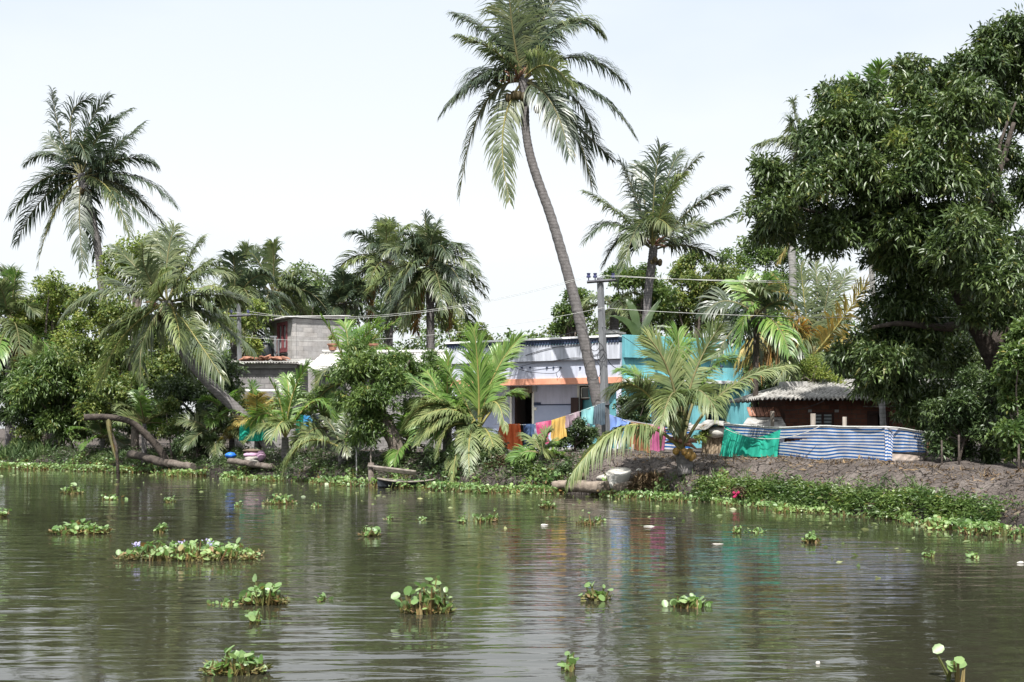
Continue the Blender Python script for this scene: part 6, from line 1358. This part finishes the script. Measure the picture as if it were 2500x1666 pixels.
# heap of dry fronds
def fibre_heap(name, label, cat, c, rx, ry, rz, n, mat, seed, ln=.5, w=.02):
    rd = np.random.default_rng(seed); d = rd.normal(0, 1, (n, 3)); d /= np.linalg.norm(d, axis=1)[:, None]; d[:, 2] = abs(d[:, 2])
    P = np.array(c) + d * np.array((rx, ry, rz)) * rd.uniform(.5, 1., (n, 1)); t = np.cross(d, rd.normal(0, 1, (n, 3))); t[:, 2] -= .2; t += np.array((.6, 0, 0)) * rd.normal(0, 1, (n, 1)); t /= np.linalg.norm(t, axis=1)[:, None]
    V, T = leaves_np(P - t * ln * .5, t, ln * rd.uniform(.5, 1.2, n), w * rd.uniform(.6, 1.4, n), droop=.15); o = np_obj(name, V, [T], mat, [0]); tag(o, label, cat); return o


fibre_heap('frond_heap', 'tangled brown heap of dry coconut fronds at the water', 'frond heap', at(1590, 1192, 34.9), .62, .5, .40, 1500, M['drygrass'], 4, .55, .03)
fibre_heap('frond_heap', 'smaller heap of dry brown debris with red scraps among the weeds', 'debris heap', at(1822, 1208, 31.6), .42, .35, .22, 700, M['drygrass'], 5, .3, .02)
fibre_heap('frond_heap', 'dark pile of dead fronds on the slope below the orange cloth', 'frond heap', at(1225, 1165, 39.2), .5, .4, .62, 700, M['drygrass'], 6, .8, .03)
mb = MB(); p = at(1806, 1212, 31.3)
for k in range(6): mb.ball(p + Vector((random.uniform(-.15, .15), random.uniform(-.05, .05), random.uniform(-.02, .1))), .04, jit=.3, nu=6, nv=4)
tag(mb.build('red_scrap', cloth_mat('crimson_scrap', (.30, .02, .07), (.42, .04, .12))), 'crimson scraps lying on the smaller debris heap', 'scrap')
# posts, jetty planks and the dark canoe on the centre bank
for px, Y, pt, rr2, mt, lab in ((871, 42.6, 1094, .022, 'concrete', 'thin pale pipe standing in the water by the bank tree'), (906, 42.2, 1092, .03, 'wood', 'thin stake between the pale pipe and the forked bank tree'), (907, 40.6, 1130, .10, 'bark', 'stout mooring stump at the end of the plank'), (1545, 41.0, 1085, .05, 'wood', 'stake behind the drooping pale frond'), (2300, 30.5, 1075, .022, 'bark_dark', 'thin fence stake in the hedge right of the tarp'), (2342, 30.0, 1062, .025, 'bark_dark', 'taller fence stake in the shade under the mango tree'), (2488, 28.5, 1085, .025, 'bark_dark', 'fence stake at the right edge under the leafy bush')):
    b = onground(px, Y, -.3); mb = MB(); mb.tube([b, at(px - 1, pt, Y)], rr2, 8, jit=.05); tag(mb.build('wooden_post', M[mt]), lab, 'post', 'posts on the bank')
mb = MB(); a, c = at(898, 1138, 40.5), at(1016, 1152, 40.1)
for k in range(3): mb.tube([a + Vector((0, .18 * k, -.05 * k)), c + Vector((0, .18 * k, -.05 * k))], .045, 6, jit=.08)
tag(mb.build('jetty_plank', M['wood']), 'weathered plank landing at the water under the bank tree', 'landing')
p = at(1002, 1160, 40.0); p.z = .02; r = empty('canoe', p); tag(r, 'dark wooden canoe tied up at the bank under the drooping fronds', 'boat')
mb = MB(); n = 14; hb = []
for i in range(n + 1):
    t = i / n * 2 - 1; x = t * 1.9; w = .42 * (1 - abs(t) ** 2.4) + .02; z = .20 + .10 * t * t; x *= .55; hb.append([(p.x + x, p.y - w + x * .25, z), (p.x + x, p.y - w * .6 + x * .25, .05), (p.x + x, p.y + x * .25, -.05), (p.x + x, p.y + w * .6 + x * .25, .05), (p.x + x, p.y + w + x * .25, z)])
for i in range(n):
    for j in range(4):
        mb.quad([hb[i][j], hb[i + 1][j], hb[i + 1][j + 1], hb[i][j + 1]])
o = mb.build('hull', M['tank'], r, world=True); sm = o.modifiers.new('thick', 'SOLIDIFY'); sm.thickness = .03
mb = MB(); mb.tube([hb[i][0] for i in range(n + 1)], .03, 5); mb.tube([hb[i][4] for i in range(n + 1)], .03, 5); mb.build('gunwale', M['wood'], r, world=True)
# stone revetment at the right
for k in range(26):
    px = 2376 + (k % 9) * 15 + rs_.uniform(-4, 4); row = k // 9; s = s_of_px(px); q = shore(s) + INL * (.12 + row * .16); sz = rs_.uniform(.12, .19)
    mb = MB(); mb.ball((q[0], q[1], .03 + row * .13), sz * 1.0, sz * .8, sz * .6, jit=.18, nu=8, nv=6); o = mb.build('stone', M['stone'])
    tag(o, 'rough laterite stone in the low revetment at the right end of the shore', 'stone', 'revetment stones')

# ---------------------------------------------------------------- plants along the shore and on the water
def hyacinth_np(P, hs, ls, seed):
    """rounded cupped leaves on stalks: P Nx3 feet, hs stalk heights, ls leaf sizes"""
    rd = np.random.default_rng(seed); N = len(P)
    az = rd.uniform(0, 6.28, N); tilt = rd.uniform(.1, .55, N); lean = np.stack([np.cos(az) * tilt, np.sin(az) * tilt, np.ones(N)], 1); lean /= np.linalg.norm(lean, axis=1)[:, None]
    top = P + lean * hs[:, None]
    nrm = lean + rd.normal(0, .45, (N, 3)); nrm[:, 2] = abs(nrm[:, 2]) * .5 + .1; nrm += np.stack([np.cos(az), np.sin(az), np.zeros(N)], 1) * -.35; nrm /= np.linalg.norm(nrm, axis=1)[:, None]
    a = np.cross(nrm, rd.normal(0, 1, (N, 3))); a /= np.linalg.norm(a, axis=1)[:, None]; b = np.cross(nrm, a)
    k = 8; th = np.linspace(0, 2 * math.pi, k, endpoint=False); V = [top[:, None]]
    ring = top[:, None] + ls[:, None, None] * (a[:, None] * (np.cos(th) * .62 + .35)[None, :, None] + b[:, None] * (np.sin(th) * .5)[None, :, None]) + nrm[:, None] * (ls[:, None] * .10 * (np.abs(np.sin(th))[None]))[..., None]
    cen = top[:, None] + ls[:, None, None] * a[:, None] * .35
    V = np.concatenate([cen, ring], 1).reshape(-1, 3); base = np.arange(N) * (k + 1)
    T = np.concatenate([np.stack([base, base + 1 + i, base + 1 + (i + 1) % k], 1) for i in range(k)])
    w = .012 + ls * .06; side = np.stack([-np.sin(az), np.cos(az), np.zeros(N)], 1) * w[:, None]
    side2 = np.stack([np.cos(az), np.sin(az), np.zeros(N)], 1) * w[:, None]
    SV = np.stack([P - side, P + side, top + side * .5, top - side * .5, P - side2, P + side2, top + side2 * .5, top - side2 * .5], 1).reshape(-1, 3); sb = np.arange(N) * 8
    SQ = np.concatenate([np.stack([sb, sb + 1, sb + 2, sb + 3], 1), np.stack([sb + 4, sb + 5, sb + 6, sb + 7], 1)])
    return V, T, SV, SQ


def scatter_shore(px0, px1, n, t0, t1, seed):
    rd = np.random.default_rng(seed); s = rd.uniform(s_of_px(px0), s_of_px(px1), n); t = t0 + (t1 - t0) * rd.beta(1.6, 1.6, n)
    dens = np.sin(s * 2.3 + seed) + .7 * np.sin(s * 5.1) + rd.normal(0, .8, n); keep = (dens > -.35) & (np.sin(s * .9 + seed * 1.3) + .8 * np.sin(s * .37 + seed) > -.9)
    q = shore(s) + (t + .3 * np.sin(s * 1.1) + .22 * np.sin(s * 2.9 + 1) + .12 * np.sin(s * 6.3))[:, None] * INL; q = q[keep]
    z = np.array([max(0., gz(x, y)) for x, y in q]); return np.column_stack([q, z])


PV = []; PT = []; SVs = []; SQs = []; o1 = o2 = 0
for (a, b_, n, t0, t1, h, l) in [(-60, 345, 3000, -1.5, .5, .26, .15), (345, 480, 450, -.7, .3, .22, .14), (480, 600, 750, -1.1, .3, .26, .15), (600, 830, 600, -.7, .2, .16, .12), (830, 1080, 1300, -1.3, .25, .25, .15), (1080, 1380, 1600, -1.0, .3, .22, .14), (1440, 1680, 1000, -.8, .3, .20, .13), (1680, 1960, 1100, -.7, .3, .16, .11), (1960, 2300, 900, -.55, .2, .14, .10), (2300, 2560, 900, -.9, -.1, .20, .12)]:
    P = scatter_shore(a, b_, int(n * 1.9), t0, t1, int(a) + 400); l *= .62; N = len(P); rd = np.random.default_rng(int(a) + 77)
    V, T_, SV, SQ = hyacinth_np(P, h * .62 * rd.uniform(.15, 1.45, N) ** 1.3, l * rd.uniform(.5, 1.35, N), int(a) + 99); PV.append(V); PT.append(T_ + o1); SVs.append(SV); SQs.append(SQ + o2); o1 += len(V); o2 += len(SV)
nV = sum(len(x) for x in PV)
tag(np_obj('water_plants', np.vstack(PV + SVs), [np.vstack(PT), np.vstack(SQs) + nV], [M['hyacinth'], M['hyacinth_stalk']], [0, 1]), 'band of floating water hyacinth and weeds fringing the whole bank', 'water plants', kind='stuff')


def blades(name, label, P, hmin, hmax, w, mat, seed, lean=.5):
    rd = np.random.default_rng(seed); N = len(P); d = np.column_stack([rd.normal(0, lean, N), rd.normal(0, lean, N), np.ones(N)]); h = rd.uniform(hmin, hmax, N)
    V, T_ = leaves_np(P, d, h, np.full(N, w) * rd.uniform(.7, 1.3, N), droop=.15); o = np_obj(name, V, [T_], mat, [0]); tag(o, label, 'grass', kind='stuff')


blades('tall_grass', 'tall green grass growing at the shore on the far left', scatter_shore(-80, 75, 1600, .0, 1.6, 5), .3, .95, .05, M['grass'], 6, .35)
blades('grass', 'green grass on the shore under the bending bare trunk', scatter_shore(190, 330, 900, .1, 1.0, 7), .15, .5, .035, M['grass'], 8, .5)
blades('dry_grass', 'sparse dry grass tufts along the top of the mud bank', np.column_stack([(lambda q: q)(shore(np.random.default_rng(3).uniform(s_of_px(1250), s_of_px(2540), 700)) + np.random.default_rng(4).uniform(1.6, 2.5, (700, 1)) * INL), np.zeros(700)]) if False else (lambda q: np.column_stack([q, [gz(x, y) for x, y in q]]))(shore(np.random.default_rng(3).uniform(s_of_px(1250), s_of_px(2540), 800)) + np.random.default_rng(4).uniform(1.5, 2.6, (800, 1)) * INL), .06, .22, .018, M['drygrass'], 9, .6)
blades('shore_grass', 'tufts of green grass among the water plants along the shore', scatter_shore(1000, 2500, 2600, -.35, .7, 17), .08, .42, .022, M['grass'], 18, .55)
blades('shore_grass', 'tufts of grass among the water plants at the left shore', scatter_shore(330, 1000, 1300, -.4, .6, 19), .08, .45, .025, M['grass'], 20, .55)
# creeping weeds on the lower slope, right
rdw = np.random.default_rng(15); nk = 105
cs_ = rdw.uniform(s_of_px(1690), s_of_px(2420), nk); ct_ = rdw.beta(1.1, 2.2, nk) * .42; cr_ = rdw.uniform(.06, .34, nk)
kk = rdw.integers(0, nk, 1700); q = shore(cs_[kk] + rdw.normal(0, 1, 1700) * cr_[kk]) + np.clip(ct_[kk] + rdw.normal(0, .45, 1700) * cr_[kk], -.1, 1.0)[:, None] * INL
q = np.column_stack([q, [gz(x, y) + .02 for x, y in q]]); n_ = len(q)
cl = np.repeat(q, 9, 0) + rdw.normal(0, .06, (n_ * 9, 3)) + np.array((0, 0, .1)); dv = rdw.normal(0, 1, (n_ * 9, 3)); dv[:, 2] = abs(dv[:, 2]) * .5
cl = cl[:] ; V, T_ = leaves_np(cl, dv, .11 * rdw.uniform(.4, 1.5, n_ * 9), .035 * rdw.uniform(.5, 1.6, n_ * 9), droop=.2); tag(np_obj('ground_cover', V, [T_], M['leaf_green'], [0]), 'creeping green weeds covering the foot of the mud bank at the right', 'weeds', kind='stuff')
q = shore(np.random.default_rng(23).uniform(s_of_px(-60), s_of_px(1400), 3000)) + np.random.default_rng(24).beta(1.2, 1.6, (3000, 1)) * 2.0 * INL
q = np.column_stack([q, [gz(x, y) + .02 for x, y in q]]); n_ = len(q)
cl = np.repeat(q, 7, 0) + rdw.normal(0, .08, (n_ * 7, 3)) + np.array((0, 0, .1)); dv = rdw.normal(0, 1, (n_ * 7, 3)); dv[:, 2] = abs(dv[:, 2]) * .5
V, T_ = leaves_np(cl, dv, .13 * rdw.uniform(.6, 1.3, n_ * 7), .045 * rdw.uniform(.6, 1.3, n_ * 7), droop=.2); tag(np_obj('ground_cover', V, [T_], M['leaf_dark'], [0]), 'dark weeds on the shaded foot of the bank from the left edge to the middle', 'weeds', kind='stuff')

q = shore(np.random.default_rng(33).uniform(s_of_px(1100), s_of_px(2540), 1500)) + np.random.default_rng(34).uniform(.1, 2.6, (1500, 1)) * INL
q = np.column_stack([q, [gz(x, y) + .015 for x, y in q]]); dv = rdw.normal(0, 1, (len(q), 3)); dv[:, 2] *= .25
V, T_ = leaves_np(q, dv, rdw.uniform(.05, .26, len(q)), rdw.uniform(.02, .06, len(q)), .3); tag(np_obj('leaf_litter', V, [T_], M['drygrass'], [0]), 'dry leaves and twigs littering the mud slope', 'leaf litter', kind='stuff')
# floating hyacinth mats: px, py (waterline), width px, leaf count, leaf height m, leaf size m, flowers, label
MATS = [
    (465, 1362, 330, 230, .26, .13, 3, 'largest floating hyacinth mat, long and flecked with lilac flowers'),
    (195, 1302, 140, 110, .22, .13, 0, 'rounded hyacinth mat left of and behind the largest mat'),
    (645, 1474, 100, 46, .27, .13, 0, 'hyacinth clump with raised leaves right below the largest mat'),
    (556, 1476, 90, 16, .05, .07, 0, 'flat yellowing strand trailing left of the raised clump below the largest mat'),
    (577, 1642, 145, 44, .20, .12, 0, 'hyacinth clump nearest the viewer, at the bottom left of centre'),
    (1035, 1496, 95, 34, .30, .13, 0, 'upright hyacinth clump in the middle of the open water'),
    (1090, 1494, 30, 7, .22, .11, 0, 'small tuft touching the right of the upright clump in mid water'),
    (1455, 1464, 60, 14, .20, .12, 0, 'sparse hyacinth clump with stray stems right of mid water'),
    (1676, 1481, 90, 42, .14, .12, 0, 'low leafy clump floating below the squat coconut palm reflection'),
    (2325, 1662, 60, 3, .36, .16, 0, 'two bright leaves on a tall stem at the bottom right'),
    (1392, 1632, 60, 8, .16, .10, 0, 'few thin stems floating near the bottom, right of centre'),
    (621, 1522, 26, 6, .14, .10, 0, 'single small tuft in front of the raised clump'),
    (788, 1466, 30, 6, .07, .09, 0, 'tiny scrap of leaves right of the raised clump'),
    (905, 1309, 45, 18, .24, .13, 0, 'small bushy clump left of the green palm reflection'),
    (683, 1230, 70, 34, .22, .14, 0, 'clump near the left bank in front of the low pale frond'),
    (775, 1238, 26, 7, .14, .11, 0, 'tiny tuft right of the clump near the low pale frond'),
    (582, 1236, 22, 5, .10, .10, 0, 'tiny tuft left of the clump near the low pale frond'),
    (175, 1205, 55, 22, .28, .15, 0, 'spiky clump near the far left bank'),
    (272, 1220, 62, 16, .18, .13, 0, 'thin row of leaves right of the spiky far left clump'),
    (418, 1226, 40, 11, .15, .12, 0, 'little clump halfway between the far left row and the low pale frond'),
    (5, 1262, 24, 14, .25, .14, 0, 'clump cut off by the left edge of the photo'),
    (393, 1300, 32, 14, .15, .12, 0, 'little round clump directly behind the largest mat'),
    (950, 1268, 22, 7, .10, .10, 0, 'flat tuft just left of the three-tuft row in mid water'),
    (1030, 1270, 28, 7, .08, .10, 0, 'flat yellowish scrap behind the bushy mid water clump'),
    (1128, 1276, 26, 9, .18, .12, 0, 'left tuft of the three-tuft row before the orange reflection'),
    (1170, 1274, 34, 13, .16, .12, 0, 'middle tuft of the three-tuft row before the orange reflection'),
    (1204, 1273, 30, 12, .22, .13, 0, 'right tuft of the three-tuft row before the orange reflection'),
    (1337, 1240, 32, 15, .22, .13, 0, 'tuft close to the bank below the pink towel'),
    (1436, 1280, 50, 13, .20, .09, 0, 'brownish tuft of bare stems below the leaning pole'),
    (1462, 1272, 26, 6, .10, .10, 0, 'small green tuft right beside the brownish bare stems'),
    (1800, 1301, 26, 9, .16, .11, 0, 'tiny upright tuft in front of the green netting'),
    (1842, 1300, 45, 9, .07, .11, 0, 'flat stray leaf cluster right of the tiny upright tuft'),
    (1980, 1324, 38, 18, .20, .13, 0, 'compact dark clump in front of the striped fence'),
    (2268, 1360, 28, 9, .13, .11, 0, 'small pale tuft in the dark water at the right'),
    (2374, 1362, 26, 7, .11, .10, 0, 'tiny tuft right of the small pale tuft in the dark water'),
    (2435, 1284, 110, 60, .26, .15, 0, 'dense clump by the stone revetment at the right edge'),
]
for k, (px, py, wpx, n, hh_, ls, nf, lab) in enumerate(MATS):
    Y = F * H / (py - CY); w = wpx / F * Y; n = int(n * 2.2); ls *= .66; hh_ *= (.66 if hh_ < .3 else .9); c = Vector(((px - 1250) / F * Y, Y, 0)); rd = np.random.default_rng(500 + k)
    r = empty('water_hyacinth', c); tag(r, lab, 'water plant', 'floating water hyacinths')
    ry_ = min(.55, max(.16, w * .3)); uu = np.clip(rd.normal(0, .48, n), -1.15, 1.15) if n < 150 else rd.uniform(-1, 1, n) * rd.uniform(.8, 1.05, n); vv = rd.uniform(-1, 1, n)
    P = np.column_stack([c.x + uu * w * .5, c.y + vv * ry_ * np.sqrt(np.clip(1 - uu ** 2, .05, 1)), np.zeros(n)])
    env = .5 + .5 * np.clip(1 - uu ** 2, 0, 1) ** .5
    V, T_, SV, SQ = hyacinth_np(P, hh_ * env * (.5 + .5 * np.abs(np.sin(uu * 7 + k) + .4 * np.sin(uu * 19))) * (.2 + 1.5 * rd.beta(1.5, 2.2, n)), ls * rd.uniform(.5, 1.15, n), 600 + k)
    if n > 24 and hh_ > .1:
        np_obj('leaves', V, [T_], M['hyacinth'], [0], r); np_obj('stalks', SV, [SQ], M['hyacinth_stalk'], [0], r)
    else: np_obj('leaves', np.vstack([V, SV]), [T_, SQ + len(V)], [M['hyacinth'], M['hyacinth_stalk']], [0, 1], r)
    if n > 12 and hh_ > .12:
        m = n * 3; P2 = np.column_stack([c.x + rd.uniform(-.5, .5, m) * w, c.y + rd.uniform(-.8, .8, m) * ry_, rd.uniform(0, .04, m)]); dd_ = rd.normal(0, 1, (m, 3)); dd_[:, 2] = abs(dd_[:, 2]) * .5
        V, T_ = leaves_np(P2, dd_, .09 * rd.uniform(.6, 1.3, m), .03 * rd.uniform(.6, 1.4, m)); np_obj('roots', V, [T_], M['hyacinth_stalk'], [0], r)
    for q in range(nf):
        x = c.x + (-.33 + .22 * q + .05 * (q % 2)) * w * 1.15; f = Vector((x, c.y - .1 + .1 * q, hh_ + .03)); V, T_ = [], []
        d_ = rd.normal(0, 1, (26, 3)); d_[:, 2] = abs(d_[:, 2]) + .1; V, T_ = leaves_np(np.repeat(np.array([f]), 26, 0) + rd.normal(0, .03, (26, 3)), d_, np.full(26, .042), np.full(26, .026)); np_obj('flower', V, [T_], M['flower'], [0], r)

# stray floating leaves and scraps
n = 620; rd = np.random.default_rng(91); s = rd.uniform(sarc[3], sarc[14], n); t = -np.abs(rd.normal(0, 3.2, n)) - .6; q = shore(s) + t[:, None] * INL; q = q[q[:, 1] > 9]; n = len(q)
dv = np.column_stack([rd.normal(0, 1, n), rd.normal(0, 1, n), rd.uniform(0, .12, n)]); V, T_ = leaves_np(np.column_stack([q, np.full(n, .006)]), dv, rd.uniform(.06, .2, n), rd.uniform(.03, .09, n), .12)
tag(np_obj('floating_leaves', V, [T_], M['palm_pale'], [0]), 'scattered dead leaves and bits floating on the water near the bank', 'leaves', kind='stuff')
for px, py, rx, rz, mt, lab in [(1585, 1286, .11, .02, 'foam', 'thin white foam strip floating below the magenta cloth'), (1329, 1283, .08, .03, 'foam', 'small white scrap floating below the yellow cloth'), (2492, 1376, .055, .035, 'foam', 'white plastic bottle floating at the right edge'), (1997, 1622, .022, .028, 'foam', 'tiny pinkish scrap floating near the bottom right'), (1752, 1329, .11, .015, 'sack', 'pinkish scrap floating in the turquoise reflection')]:
    Y = F * H / (py - CY); p = Vector(((px - 1250) / F * Y, Y, rz * .3)); mb = MB(); mb.ball(p, rx, rx * .3, rz * .6, jit=.2, nu=10, nv=6); tag(mb.build('floating_scrap', M[mt]), lab, 'litter', 'litter on the water')
